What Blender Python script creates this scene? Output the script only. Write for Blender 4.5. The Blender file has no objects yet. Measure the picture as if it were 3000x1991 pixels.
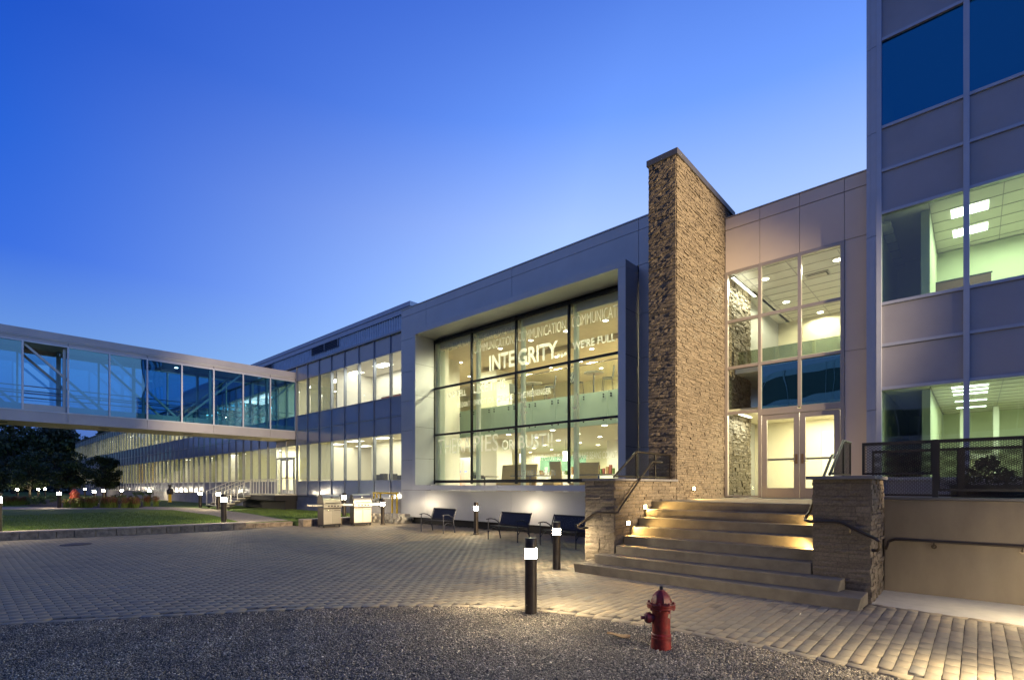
import bpy, math, random
import numpy as np
from mathutils import Vector, Matrix
R = math.radians
rnd = random.Random(7)
rng = np.random.default_rng(7)
sc = bpy.context.scene
col = sc.collection

# ------------------------------------------------------------------ camera
cam_d = bpy.data.cameras.new('camera'); cam = bpy.data.objects.new('camera', cam_d); col.objects.link(cam)
cam.location = (0, 0, 1.7); cam.rotation_euler = (R(90), 0, R(42.3))
cam_d.sensor_width = 36; cam_d.lens = 17.94; cam_d.shift_y = 0.1418
cam_d.clip_start = 0.1; cam_d.clip_end = 2000
sc.camera = cam
# ------------------------------------------------------------------ dusk sky
w = bpy.data.worlds.new("World"); sc.world = w; w.use_nodes = True
nt = w.node_tree; nt.nodes.clear()
def N(t, ty, **k):
    n = t.nodes.new(ty)
    for a, v in k.items(): setattr(n, a, v)
    return n
wo = N(nt, 'ShaderNodeOutputWorld'); bg = N(nt, 'ShaderNodeBackground'); bg.inputs[1].default_value = 1.0
tc = N(nt, 'ShaderNodeTexCoord'); sep = N(nt, 'ShaderNodeSeparateXYZ')
nt.links.new(tc.outputs['Generated'], sep.inputs[0])
# deep blue away from the afterglow (left and behind), pale blue toward it (right)
SKY_L = [(0.0, (.026, .058, .299)), (.09, (.073, .173, .545)), (.2, (.150, .328, .771)), (.32, (.046, .166, .767)), (.45, (.020, .125, .690)), (.58, (.008, .080, .570)), (.72, (.010, .070, .55)), (1.0, (.030, .070, .30))]
SKY_R = [(0.0, (.299, .419, .70)), (.09, (.405, .618, .982)), (.2, (.531, .830, 1.262)), (.32, (.503, .778, 1.30)), (.45, (.403, .599, 1.128)), (.58, (.171, .366, 1.061)), (.72, (.074, .197, .768)), (1.0, (.030, .075, .34))]
def skyramp(S):
    rp = N(nt, 'ShaderNodeValToRGB')
    while len(rp.color_ramp.elements) < len(S): rp.color_ramp.elements.new(.5)
    for e, (p, c) in zip(rp.color_ramp.elements, S): e.position = p; e.color = (*c, 1)
    nt.links.new(sep.outputs['Z'], rp.inputs[0]); return rp
rl, rr_ = skyramp(SKY_L), skyramp(SKY_R)
dt = N(nt, 'ShaderNodeVectorMath', operation='DOT_PRODUCT'); dt.inputs[1].default_value = (.35, .94, 0)
nt.links.new(tc.outputs['Generated'], dt.inputs[0])
az = N(nt, 'ShaderNodeMapRange'); az.inputs['From Min'].default_value = -.3; az.inputs['From Max'].default_value = .5
pwr = N(nt, 'ShaderNodeMath', operation='POWER'); pwr.inputs[1].default_value = 1.3
mx = N(nt, 'ShaderNodeMix', data_type='RGBA'); nt.links.new(dt.outputs['Value'], az.inputs[0]); nt.links.new(az.outputs[0], pwr.inputs[0]); nt.links.new(pwr.outputs[0], mx.inputs['Factor'])
nt.links.new(rl.outputs[0], mx.inputs['A']); nt.links.new(rr_.outputs[0], mx.inputs['B'])
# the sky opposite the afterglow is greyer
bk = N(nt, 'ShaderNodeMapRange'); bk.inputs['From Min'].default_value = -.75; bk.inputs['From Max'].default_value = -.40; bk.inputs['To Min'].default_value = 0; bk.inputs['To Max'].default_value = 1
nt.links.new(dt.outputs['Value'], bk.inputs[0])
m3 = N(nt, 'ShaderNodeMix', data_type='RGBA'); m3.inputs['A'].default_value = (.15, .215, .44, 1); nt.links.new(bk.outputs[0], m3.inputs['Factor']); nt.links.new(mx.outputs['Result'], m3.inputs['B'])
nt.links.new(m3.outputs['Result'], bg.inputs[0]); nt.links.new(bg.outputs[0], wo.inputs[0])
sc.view_settings.view_transform = 'Standard'; sc.view_settings.look = 'None'; sc.view_settings.exposure = 0; sc.view_settings.gamma = 1
cy = sc.cycles
cy.use_denoising = True; cy.max_bounces = 8; cy.diffuse_bounces = 4; cy.glossy_bounces = 4; cy.transparent_max_bounces = 24
cy.transmission_bounces = 4; cy.sample_clamp_indirect = 4.0; cy.sample_clamp_direct = 0; cy.caustics_reflective = False; cy.caustics_refractive = False
cy.use_light_tree = True; cy.use_adaptive_sampling = True; cy.adaptive_threshold = .015

# ------------------------------------------------------------------ materials
def principled(name):
    m = bpy.data.materials.new(name); m.use_nodes = True
    return m, m.node_tree, m.node_tree.nodes['Principled BSDF']
def mat(name, c, rough=.5, metal=0, var=.12, vs=3, bump=0, bs=40, spec=.5, stretch=(1, 1, 1), var2=None, rvar=0, bdist=.01):
    m, t, b = principled(name)
    b.inputs['Roughness'].default_value = rough; b.inputs['Metallic'].default_value = metal; b.inputs['Specular IOR Level'].default_value = spec
    co = N(t, 'ShaderNodeTexCoord'); mp = N(t, 'ShaderNodeMapping'); mp.inputs['Scale'].default_value = stretch
    t.links.new(co.outputs['Object'], mp.inputs[0])
    n1 = N(t, 'ShaderNodeTexNoise'); n1.inputs['Scale'].default_value = vs; n1.inputs['Detail'].default_value = 6; n1.inputs['Roughness'].default_value = .6
    t.links.new(mp.outputs[0], n1.inputs['Vector'])
    r = N(t, 'ShaderNodeValToRGB'); r.color_ramp.elements[0].position = .3; r.color_ramp.elements[1].position = .7
    c2 = var2 or tuple(min(1, x * (1 + var)) for x in c)
    r.color_ramp.elements[0].color = (*[x * (1 - var) for x in c], 1); r.color_ramp.elements[1].color = (*c2, 1)
    t.links.new(n1.outputs['Fac'], r.inputs[0]); t.links.new(r.outputs[0], b.inputs['Base Color'])
    if rvar:
        mr = N(t, 'ShaderNodeMapRange'); mr.inputs['To Min'].default_value = rough - rvar; mr.inputs['To Max'].default_value = rough + rvar
        t.links.new(n1.outputs['Fac'], mr.inputs[0]); t.links.new(mr.outputs[0], b.inputs['Roughness'])
    if bump:
        n2 = N(t, 'ShaderNodeTexNoise'); n2.inputs['Scale'].default_value = bs; n2.inputs['Detail'].default_value = 5
        t.links.new(mp.outputs[0], n2.inputs['Vector'])
        bp = N(t, 'ShaderNodeBump'); bp.inputs['Strength'].default_value = bump; bp.inputs['Distance'].default_value = bdist
        t.links.new(n2.outputs['Fac'], bp.inputs['Height']); t.links.new(bp.outputs[0], b.inputs['Normal'])
    return m
def emis(name, c, s, sample=True):
    m = bpy.data.materials.new(name); m.use_nodes = True; t = m.node_tree; t.nodes.clear()
    o = N(t, 'ShaderNodeOutputMaterial'); e = N(t, 'ShaderNodeEmission'); e.inputs[0].default_value = (*c, 1); e.inputs[1].default_value = s
    t.links.new(e.outputs[0], o.inputs[0])
    m.cycles.emission_sampling = 'FRONT_BACK' if sample else 'NONE'
    return m
def glass(name, tint, base=.06, k=.9, rough=0.0, refl=(1, 1, 1), wave=0):
    m = bpy.data.materials.new(name); m.use_nodes = True; t = m.node_tree; t.nodes.clear()
    o = N(t, 'ShaderNodeOutputMaterial'); tr = N(t, 'ShaderNodeBsdfTransparent'); gl = N(t, 'ShaderNodeBsdfGlossy'); mx = N(t, 'ShaderNodeMixShader')
    tr.inputs[0].default_value = (*tint, 1); gl.inputs['Roughness'].default_value = rough; gl.inputs['Color'].default_value = (*refl, 1)
    lw = N(t, 'ShaderNodeLayerWeight'); lw.inputs['Blend'].default_value = .5
    p = N(t, 'ShaderNodeMath', operation='POWER'); p.inputs[1].default_value = 4.5; t.links.new(lw.outputs['Facing'], p.inputs[0])
    a = N(t, 'ShaderNodeMath', operation='MULTIPLY_ADD'); a.inputs[1].default_value = k; a.inputs[2].default_value = base
    a.use_clamp = True; t.links.new(p.outputs[0], a.inputs[0]); t.links.new(a.outputs[0], mx.inputs[0])
    if wave:
        co = N(t, 'ShaderNodeTexCoord'); n2 = N(t, 'ShaderNodeTexNoise'); n2.inputs['Scale'].default_value = .7; n2.inputs['Detail'].default_value = 1
        t.links.new(co.outputs['Object'], n2.inputs['Vector'])
        bp = N(t, 'ShaderNodeBump'); bp.inputs['Strength'].default_value = wave; bp.inputs['Distance'].default_value = .05
        t.links.new(n2.outputs['Fac'], bp.inputs['Height']); t.links.new(bp.outputs[0], gl.inputs['Normal'])
    t.links.new(tr.outputs[0], mx.inputs[1]); t.links.new(gl.outputs[0], mx.inputs[2]); t.links.new(mx.outputs[0], o.inputs[0])
    return m
def sheer(name, c, alpha=.0, trans=.6):
    m = bpy.data.materials.new(name); m.use_nodes = True; t = m.node_tree; t.nodes.clear()
    o = N(t, 'ShaderNodeOutputMaterial'); d = N(t, 'ShaderNodeBsdfDiffuse'); l = N(t, 'ShaderNodeBsdfTranslucent'); x = N(t, 'ShaderNodeMixShader')
    d.inputs[0].default_value = (*c, 1); l.inputs[0].default_value = (*c, 1); x.inputs[0].default_value = trans
    t.links.new(d.outputs[0], x.inputs[1]); t.links.new(l.outputs[0], x.inputs[2])
    if alpha:
        tr = N(t, 'ShaderNodeBsdfTransparent'); y = N(t, 'ShaderNodeMixShader'); y.inputs[0].default_value = alpha
        t.links.new(x.outputs[0], y.inputs[1]); t.links.new(tr.outputs[0], y.inputs[2]); t.links.new(y.outputs[0], o.inputs[0])
    else: t.links.new(x.outputs[0], o.inputs[0])
    return m
def attr_mat(name, ramp_cols, rough, attr='tone', bump=0, bs=60, spec=.4, bdist=.01, fine=.1):
    m, t, b = principled(name); b.inputs['Roughness'].default_value = rough; b.inputs['Specular IOR Level'].default_value = spec
    at = N(t, 'ShaderNodeAttribute', attribute_name=attr)
    r = N(t, 'ShaderNodeValToRGB')
    while len(r.color_ramp.elements) < len(ramp_cols): r.color_ramp.elements.new(.5)
    for i, (e, c) in enumerate(zip(r.color_ramp.elements, ramp_cols)): e.position = i / (len(ramp_cols) - 1); e.color = (*c, 1)
    t.links.new(at.outputs['Fac'], r.inputs[0])
    co = N(t, 'ShaderNodeTexCoord'); n = N(t, 'ShaderNodeTexNoise'); n.inputs['Scale'].default_value = bs; n.inputs['Detail'].default_value = 6; n.inputs['Roughness'].default_value = .65
    t.links.new(co.outputs['Object'], n.inputs['Vector'])
    mr = N(t, 'ShaderNodeMapRange'); mr.inputs['From Min'].default_value = .3; mr.inputs['From Max'].default_value = .7
    mr.inputs['To Min'].default_value = 1 - fine; mr.inputs['To Max'].default_value = 1 + fine
    vm = N(t, 'ShaderNodeVectorMath', operation='SCALE')
    t.links.new(n.outputs['Fac'], mr.inputs[0]); t.links.new(r.outputs[0], vm.inputs[0]); t.links.new(mr.outputs[0], vm.inputs['Scale']); t.links.new(vm.outputs[0], b.inputs['Base Color'])
    if bump:
        bp = N(t, 'ShaderNodeBump'); bp.inputs['Strength'].default_value = bump; bp.inputs['Distance'].default_value = bdist
        t.links.new(n.outputs['Fac'], bp.inputs['Height']); t.links.new(bp.outputs[0], b.inputs['Normal'])
    return m
M = {}
M['panel'] = mat('silver composite panel', (.50, .51, .53), .42, .45, .08, .6, .06, .9, rvar=.06)
M['panel_warm'] = mat('champagne composite panel', (.72, .63, .53), .5, .15, .04, .8, .02, 2.5)
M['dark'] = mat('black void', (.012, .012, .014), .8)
M['spandrel'] = mat('blue grey spandrel glass', (.36, .38, .44), .13, .25, .05, 1.2, .03, 1.3, spec=.9)
M['rpanel'] = mat('grey enamel panel', (.36, .36, .40), .42, .2, .10, .7, .05, 1.0)
M['mullion'] = mat('anodised grey mullion', (.30, .32, .36), .35, .6, .05)
M['rmullion'] = mat('pale aluminium mullion', (.45, .49, .58), .4, .35, .05)
M['mull_dark'] = mat('dark mullion', (.09, .10, .11), .4, .4)
M['black_frame'] = mat('black window frame', (.012, .012, .013), .35, .3)
M['alu'] = mat('champagne aluminium', (.42, .38, .35), .38, .45, .04)
M['concrete'] = mat('cast concrete', (.165, .137, .098), .88, 0, .22, 1.6, .3, 70, stretch=(1, 1, .4))
M['step'] = mat('step concrete', (.15, .13, .095), .85, 0, .24, 4, .3, 120)
M['foundation'] = mat('foundation concrete', (.28, .27, .28), .85, 0, .2, 1.5, .2, 30)
M['walk'] = mat('pale pavement concrete', (.42, .40, .34), .85, 0, .1, 6, .3, 200)
M['coping'] = mat('dark metal coping', (.10, .10, .11), .45, .5)
M['bluestone'] = mat('bluestone cap', (.13, .13, .14), .7, 0, .2, 6, .2, 60)
M['stone'] = attr_mat('split ledgestone', [(.08, .064, .045), (.115, .094, .068), (.145, .12, .086), (.18, .148, .105), (.135, .116, .09)], .85, bump=.55, bs=38, bdist=.02, fine=.3)
M['paver'] = attr_mat('concrete paver', [(.175, .148, .105), (.225, .195, .138), (.25, .215, .148), (.29, .235, .150), (.215, .20, .155)], .8, bump=.12, bs=190, bdist=.004, fine=.14)
M['joint'] = mat('paver joint sand', (.05, .044, .038), .95, 0, .3, 30)
M['gravel'] = attr_mat('pea gravel', [(.06, .055, .048), (.13, .115, .095), (.25, .22, .17), (.44, .38, .28), (.80, .72, .56)], .55, bump=0, bs=300)
M['grit'] = mat('dark grit', (.04, .036, .034), .9, 0, .5, 60, .9, 120, bdist=.02)
M['pathgravel'] = mat('pale path gravel', (.30, .26, .21), .9, 0, .5, 40, .9, 45, bdist=.04)
M['lawn'] = mat('mown lawn', (.07, .13, .02), .9, 0, .35, 1.6, .9, 55, var2=(.12, .20, .03), bdist=.05)
M['soil'] = mat('ground', (.03, .04, .02), .95, 0, .4, .2)
M['mulch'] = mat('mulch', (.035, .025, .018), .95, 0, .4, 12, .8, 40, bdist=.03)
M['curbstone'] = mat('rough curb stone', (.26, .215, .155), .9, 0, .5, 5, .7, 14, bdist=.03)
M['curbcap'] = mat('curb cap stone', (.36, .31, .25), .8, 0, .2, 5, .2, 50)
M['bollard'] = mat('bronze bollard', (.045, .036, .028), .38, .5, .15, 12)
M['bollard_lamp'] = emis('bollard lamp', (1, .84, .6), 160)
M['bollard_lamp2'] = emis('lawn bollard lamp', (1, .86, .6), 130)
M['bench'] = mat('navy black steel', (.008, .011, .024), .5, .1, .1, 10)
M['rail'] = mat('dark bronze rail', (.075, .06, .045), .3, .85, .08, 8)
M['mesh'] = mat('expanded mesh', (.05, .048, .045), .45, .7)
M['mesh_fence'] = mat('black painted fence', (.022, .022, .026), .45, .5)
M['galv'] = mat('galvanised rail', (.55, .54, .50), .5, .5)
M['steel'] = mat('brushed stainless', (.52, .50, .44), .36, 1, .05, 3, .03, 20, stretch=(1, 1, 12))
M['castblk'] = mat('cast black', (.03, .03, .032), .5, .4)
M['grillside'] = mat('grill side', (.10, .085, .075), .4, .6)
M['yellow'] = mat('yellow gas paint', (.75, .50, .02), .45, 0, .1, 9)
M['red'] = mat('worn red paint', (.15, .008, .006), .5, 0, .6, 13, .4, 45, var2=(.28, .017, .012))
M['red_dark'] = mat('dull red cap', (.12, .012, .018), .45, .0, .4, 14, .2, 30)
M['orange_red'] = mat('sun faded red', (.30, .05, .025), .5, 0, .25, 9)
M['badge'] = mat('chipped primer', (.30, .29, .21), .7)
M['pent'] = mat('corrugated metal', (.55, .60, .66), .45, .3)
M['white_wall'] = mat('white wall', (.80, .77, .68), .7, 0, .02)
M['cream'] = mat('cream wall', (.80, .74, .56), .7, 0, .02)
M['lime'] = mat('pale lime wall', (.64, .67, .48), .7, 0, .02)
M['ceil'] = mat('ceiling tile', (.70, .66, .57), .8, 0, .03)
M['ceil_wood'] = mat('tan ceiling', (.68, .58, .44), .7, 0, .05)
M['floor_in'] = mat('interior floor', (.60, .55, .42), .4, 0, .1)
M['frosted'] = mat('frosted green glass', (.50, .64, .52), .25, 0, .04, 1)
M['wood_red'] = mat('mahogany board', (.22, .05, .03), .5)
M['plywood'] = mat('yellow birch plywood', (.68, .52, .26), .45, 0, .08, 4, stretch=(1, 1, 6))
M['chair_grey'] = mat('grey chair', (.05, .05, .045), .5)
M['chrome'] = mat('chrome', (.5, .48, .45), .2, 1)
M['tabletop'] = mat('table top', (.22, .19, .16), .3)
M['blind'] = sheer('cream blind', (.78, .76, .55), 0, .62)
M['blind2'] = sheer('olive blind', (.50, .50, .33), 0, .6)
M['blind3'] = sheer('amber blind', (.60, .44, .20), 0, .6)
M['film'] = sheer('white window film', (.95, .95, .90), .06, .66)
M['film_thin'] = sheer('thin window film', (.8, .8, .74), .55, .5)
M['g_office'] = glass('office glass', (.88, .92, .86), .07, .85)
M['g_cafe'] = glass('cafe glass', (.91, .97, .90), .035, .7)
M['g_right'] = glass('blue green glass', (.62, .82, .72), .13, .85, wave=.15)
M['g_blue'] = glass('unlit blue glass', (.15, .28, .40), .40, .55, refl=(.02, .34, .85), wave=.15)
M['g_dark'] = glass('dark reflective glass', (.25, .42, .42), .42, .6, refl=(.30, .62, .72), wave=.5)
M['g_bridge'] = glass('blue tinted glass', (.27, .58, .76), .22, .65, refl=(.40, .72, 1), wave=.12)
M['g_guard'] = glass('guard glass', (.9, .97, .92), .05, .6)
M['disc'] = emis('downlight disc', (1, .95, .82), 14, False)
M['troffer'] = emis('troffer panel', (1, .98, .86), 7, False)
M['cove'] = emis('cove strip', (1, .97, .82), 9, False)
M['steplamp'] = emis('step lamp', (1, .78, .36), 70)
M['pendant'] = emis('pendant shade', (1, .96, .82), 3.5, False)
M['exit'] = emis('exit red', (1, .12, .04), 1.6, False)
M['alarm'] = mat('alarm red', (.6, .04, .02), .5)
M['bark'] = mat('bark', (.05, .04, .03), .9, 0, .3, 8, .6, 20)
M['leaf'] = attr_mat('dark leaves', [(.012, .022, .010), (.022, .04, .014), (.04, .065, .02)], .6, bs=5)
M['leaf_shrub'] = attr_mat('shrub leaves', [(.03, .05, .015), (.06, .10, .02), (.11, .16, .03)], .6, bs=5)
M['blade'] = attr_mat('grass blades', [(.07, .12, .02), (.14, .22, .035), (.22, .28, .05)], .6, bs=5)
M['plume'] = attr_mat('reddish plumes', [(.10, .035, .03), (.19, .07, .05), (.26, .14, .08)], .7, bs=5)
M['white_paper'] = mat('paper white', (.8, .8, .78), .7)
M['blue_sign'] = mat('sign blue', (.05, .13, .42), .6)
M['orange'] = mat('orange counter', (.65, .22, .04), .5)
M['brownleaf'] = mat('dry leaf', (.30, .19, .08), .8, 0, .3, 20)
M['manhole'] = mat('cast iron cover', (.05, .035, .03), .6, .5, .3, 20)

# ------------------------------------------------------------------ object helpers
OFF = {}
def tag(o, label=None, cat=None, group=None, kind=None):
    if label: o['label'] = label
    if cat: o['category'] = cat
    if group: o['group'] = group
    if kind: o['kind'] = kind
    return o
def thing(name, label, cat, loc=(0, 0, 0), rz=0, group=None):
    o = bpy.data.objects.new(name, None); col.objects.link(o); o.location = loc; o.rotation_euler = (0, 0, rz)
    o.empty_display_size = .2; OFF[o.name] = Vector(loc)
    return tag(o, label, cat, group)
def ch(o): return [c for c in bpy.data.objects if c.parent == o]
def copy_tree(o, parent=None, kids=None):
    c = o.copy(); col.objects.link(c)
    if parent: c.parent = parent
    for k in list(o.children): copy_tree(k, c)
    return c
class MB:
    def __init__(s): s.v = []; s.f = []; s.m = []; s.tone = None
    def add(s, vs, fs, m=0):
        b = len(s.v); s.v += [tuple(x) for x in vs]; s.f += [tuple(i + b for i in f) for f in fs]; s.m += [m] * len(fs); return s
    def box(s, x0, x1, y0, y1, z0, z1, m=0):
        return s.add([(x0, y0, z0), (x1, y0, z0), (x1, y1, z0), (x0, y1, z0), (x0, y0, z1), (x1, y0, z1), (x1, y1, z1), (x0, y1, z1)],
                     [(0, 3, 2, 1), (4, 5, 6, 7), (0, 1, 5, 4), (1, 2, 6, 5), (2, 3, 7, 6), (3, 0, 4, 7)], m)
    def quad(s, a, b, c, d, m=0): return s.add([a, b, c, d], [(0, 1, 2, 3)], m)
    def prism(s, poly, z0, z1, m=0):
        n = len(poly); v = [(x, y, z0) for x, y in poly] + [(x, y, z1) for x, y in poly]
        f = [tuple(range(n - 1, -1, -1)), tuple(range(n, 2 * n))] + [(i, (i + 1) % n, n + (i + 1) % n, n + i) for i in range(n)]
        return s.add(v, f, m)
    def bar(s, a, b, w, h=None, m=0, up=(0, 0, 1)):
        h = h or w; a = Vector(a); b = Vector(b); d = (b - a).normalized(); u = Vector(up)
        if abs(d.dot(u)) > .98: u = Vector((0, 1, 0))
        x = d.cross(u).normalized() * w / 2; y = x.cross(d).normalized() * h / 2
        v = [a - x - y, a + x - y, a + x + y, a - x + y, b - x - y, b + x - y, b + x + y, b - x + y]
        return s.add(v, [(3, 2, 1, 0), (4, 5, 6, 7), (0, 1, 5, 4), (1, 2, 6, 5), (2, 3, 7, 6), (3, 0, 4, 7)], m)
    def tube(s, pts, r, n=8, m=0, rs=None):
        pts = [Vector(p) for p in pts]; rings = []
        for i, p in enumerate(pts):
            d = (pts[min(i + 1, len(pts) - 1)] - pts[max(i - 1, 0)]).normalized()
            u = Vector((0, 0, 1)) if abs(d.z) < .9 else Vector((0, 1, 0))
            x = d.cross(u).normalized(); y = x.cross(d); rr = rs[i] if rs else r
            rings.append([p + (x * math.cos(2 * math.pi * k / n) + y * math.sin(2 * math.pi * k / n)) * rr for k in range(n)])
        v = [q for rg in rings for q in rg]; f = []
        for i in range(len(pts) - 1):
            for k in range(n): f.append((i * n + k, i * n + (k + 1) % n, (i + 1) * n + (k + 1) % n, (i + 1) * n + k))
        f.append(tuple(range(n - 1, -1, -1))); f.append(tuple((len(pts) - 1) * n + k for k in range(n)))
        return s.add(v, f, m)
    def lathe(s, prof, c=(0, 0, 0), n=24, m=0, axis='z'):
        v = []
        for r, z in prof:
            for k in range(n):
                a = 2 * math.pi * k / n; p = (r * math.cos(a), r * math.sin(a), z)
                if axis == 'x': p = (p[2], p[0], p[1])
                if axis == 'y': p = (p[0], p[2], p[1])
                v.append((c[0] + p[0], c[1] + p[1], c[2] + p[2]))
        f = [(i * n + k, i * n + (k + 1) % n, (i + 1) * n + (k + 1) % n, (i + 1) * n + k) for i in range(len(prof) - 1) for k in range(n)]
        f.append(tuple(range(n - 1, -1, -1))); f.append(tuple((len(prof) - 1) * n + k for k in range(n)))
        return s.add(v, f, m)
    def build(s, name, mats, parent=None, label=None, smooth=False, bevel=0, kind=None, local=False):
        me = bpy.data.meshes.new(name)
        off = Vector((0, 0, 0)) if (local or parent is None) else OFF.get(parent.name, Vector((0, 0, 0)))
        me.from_pydata([(a - off.x, b - off.y, c - off.z) for a, b, c in s.v], [], s.f)
        if not isinstance(mats, (list, tuple)): mats = [mats]
        for x in mats: me.materials.append(M[x] if isinstance(x, str) else x)
        if len(mats) > 1: me.polygons.foreach_set('material_index', s.m)
        if s.tone is not None:
            at = me.attributes.new('tone', 'FLOAT', 'FACE'); at.data.foreach_set('value', s.tone)
        if smooth: me.polygons.foreach_set('use_smooth', [True] * len(me.polygons))
        me.update()
        o = bpy.data.objects.new(name, me); col.objects.link(o)
        if smooth:
            md = o.modifiers.new('edge', 'EDGE_SPLIT'); md.split_angle = R(40)
        if bevel:
            md = o.modifiers.new('bevel', 'BEVEL'); md.width = bevel; md.segments = 2; md.limit_method = 'ANGLE'; md.angle_limit = R(40)
        if parent: o.parent = parent; OFF[o.name] = off
        if label: o['label'] = label
        if kind: o['kind'] = kind
        return o
def lamp(name, kind, loc, energy, color=(1, .9, .72), size=.2, size_y=None, rot=(0, 0, 0), spot=None, parent=None, blend=.6):
    d = bpy.data.lights.new(name, kind); d.energy = energy; d.color = color
    if kind == 'AREA':
        d.size = size
        if size_y: d.shape = 'RECTANGLE'; d.size_y = size_y
    else: d.shadow_soft_size = size
    if spot: d.spot_size = R(spot); d.spot_blend = blend
    o = bpy.data.objects.new(name, d); col.objects.link(o); o.location = Vector(loc) - (OFF.get(parent.name, Vector()) if parent else Vector()); o.rotation_euler = rot
    if parent: o.parent = parent
    return o
def panels(mb, xs, zs, y, t=.04, gap=.012, skip=None, m=0):
    for i in range(len(xs) - 1):
        for j in range(len(zs) - 1):
            if skip and skip(i, j): continue
            mb.box(xs[i] + gap / 2, xs[i + 1] - gap / 2, y, y + t, zs[j] + gap / 2, zs[j + 1] - gap / 2, m)
    return mb
def np_mesh(name, V, F, mats, tone=None, matidx=None, smooth=False):
    me = bpy.data.meshes.new(name); V = np.asarray(V, dtype=np.float32); F = np.asarray(F, dtype=np.int32); k = F.shape[1]
    me.vertices.add(len(V)); me.vertices.foreach_set('co', V.ravel())
    me.loops.add(F.size); me.loops.foreach_set('vertex_index', F.ravel())
    me.polygons.add(len(F)); me.polygons.foreach_set('loop_start', np.arange(0, F.size, k, dtype=np.int32)); me.polygons.foreach_set('loop_total', np.full(len(F), k, dtype=np.int32))
    for x in mats: me.materials.append(M[x])
    if matidx is not None: me.polygons.foreach_set('material_index', np.asarray(matidx, dtype=np.int32))
    if tone is not None:
        at = me.attributes.new('tone', 'FLOAT', 'FACE'); at.data.foreach_set('value', np.asarray(tone, dtype=np.float32))
    if smooth: me.polygons.foreach_set('use_smooth', np.ones(len(F), dtype=bool))
    me.update(calc_edges=True); me.validate()
    o = bpy.data.objects.new(name, me); col.objects.link(o)
    return o

# ================================================================== SETTING
g = MB(); g.quad((-900, -600, -.06), (500, -600, -.06), (500, 900, -.06), (-900, 900, -.06))
tag(g.build('ground', 'soil'), 'dark ground reaching to the horizon', kind='structure')
# plaza bed under the pavers
g = MB(); g.prism([(-23.2, -6), (8, -6), (8, 9.3), (-1.0, 9.3), (-1.0, 10.3), (-6.3, 10.3), (-6.3, 14.3), (-20.8, 14.3), (-20.9, 9.6), (-22.0, 9.6), (-22.0, 2)], -.05, -.012)
tag(g.build('paving_bed', 'joint'), 'dark sand bed between the pavers', kind='structure')
# curved edge of the gravel bed
EDGE = [(-12.2, -6), (-10.6, -3), (-9.5, -.9), (-8.79, .40), (-8.17, 1.29), (-7.30, 2.59), (-6.90, 3.16), (-6.5, 3.66), (-6.03, 4.22), (-5.54, 4.66), (-4.95, 5.07), (-4.3, 5.37), (-3.8, 5.52), (-3.3, 5.61), (-2.8, 5.665), (-2.3, 5.69), (-1.7, 5.70), (-1.2, 5.69), (-.6, 5.66), (.4, 5.6), (2, 5.5), (8, 5.1)]
E_ = np.array(EDGE)
def smooth_edge(n=400):
    d = np.r_[0, np.cumsum(np.hypot(*np.diff(E_, axis=0).T))]; t = np.linspace(0, d[-1], n)
    x = np.interp(t, d, E_[:, 0]); y = np.interp(t, d, E_[:, 1])
    for _ in range(6):
        x[1:-1] = (x[:-2] + x[1:-1] + x[2:]) / 3; y[1:-1] = (y[:-2] + y[1:-1] + y[2:]) / 3
    return x, y
ex, ey = smooth_edge()
def edge_dist(x, y):            # + on the paver side, - on the gravel side
    x = np.asarray(x); y = np.asarray(y); out = np.empty(len(x))
    for i in range(0, len(x), 4000):
        dx = x[i:i + 4000, None] - ex[None]; dy = y[i:i + 4000, None] - ey[None]; k = np.argmin(dx * dx + dy * dy, 1)
        k2 = np.clip(k, 1, len(ex) - 2); tx = ex[k2 + 1] - ex[k2 - 1]; ty = ey[k2 + 1] - ey[k2 - 1]; L = np.hypot(tx, ty)
        rx = x[i:i + 4000] - ex[k]; ry = y[i:i + 4000] - ey[k]
        out[i:i + 4000] = (tx * ry - ty * rx) / L
    return out
def paver_mesh(cx, cy, hx, hy, ang, z, tone):
    n = len(cx); ch_ = .0026; dep = .02
    loc = []
    for (sx, sy) in ((-1, -1), (1, -1), (1, 1), (-1, 1)): loc.append((sx, sy, 0, 1))
    V = np.zeros((n, 12, 3)); ca = np.cos(ang); sa = np.sin(ang)
    tx = rng.normal(0, .0016, n); ty = rng.normal(0, .001, n)
    for k, (sx, sy) in enumerate(((-1, -1), (1, -1), (1, 1), (-1, 1))):
        for l, (ins, dz) in enumerate(((ch_, 0), (0, -.003), (0, -dep))):
            px = sx * (hx - ins); py = sy * (hy - ins)
            V[:, l * 4 + k, 0] = cx + px * ca - py * sa; V[:, l * 4 + k, 1] = cy + px * sa + py * ca
            V[:, l * 4 + k, 2] = z + dz + (tx * px + ty * py if l < 2 else 0)
    fs = [(0, 1, 2, 3)] + [(4 + k, 4 + (k + 1) % 4, (k + 1) % 4, k) for k in range(4)] + [(8 + k, 8 + (k + 1) % 4, 4 + (k + 1) % 4, 4 + k) for k in range(4)]
    F = (np.array(fs)[None] + (np.arange(n) * 12)[:, None, None]).reshape(-1, 4)
    return V.reshape(-1, 3), F, np.repeat(tone, 9)
pw, pl, jt = .1165, .25, .0058
xs = np.arange(-22.3, 7.5, pw); rows = []
for i, x in enumerate(xs):
    y = np.arange(-6 + (pl / 2 if i % 2 else 0), 14.2, pl); rows.append(np.c_[np.full(len(y), x), y])
P_ = np.vstack(rows); P_ += rng.normal(0, .0012, P_.shape); P_[:, 0] += .0025 * np.sin(P_[:, 1] * .9 + P_[:, 0] * .7)
px_, py_ = P_.T
def curbx(y): return np.interp(y, [-6, 1.0, 4.3, 7.5, 9.7, 9.8, 13.2, 14.4], [-22.9, -22.16, -21.4, -20.9, -21.45, -20.5, -20.6, -19.6])
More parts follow.
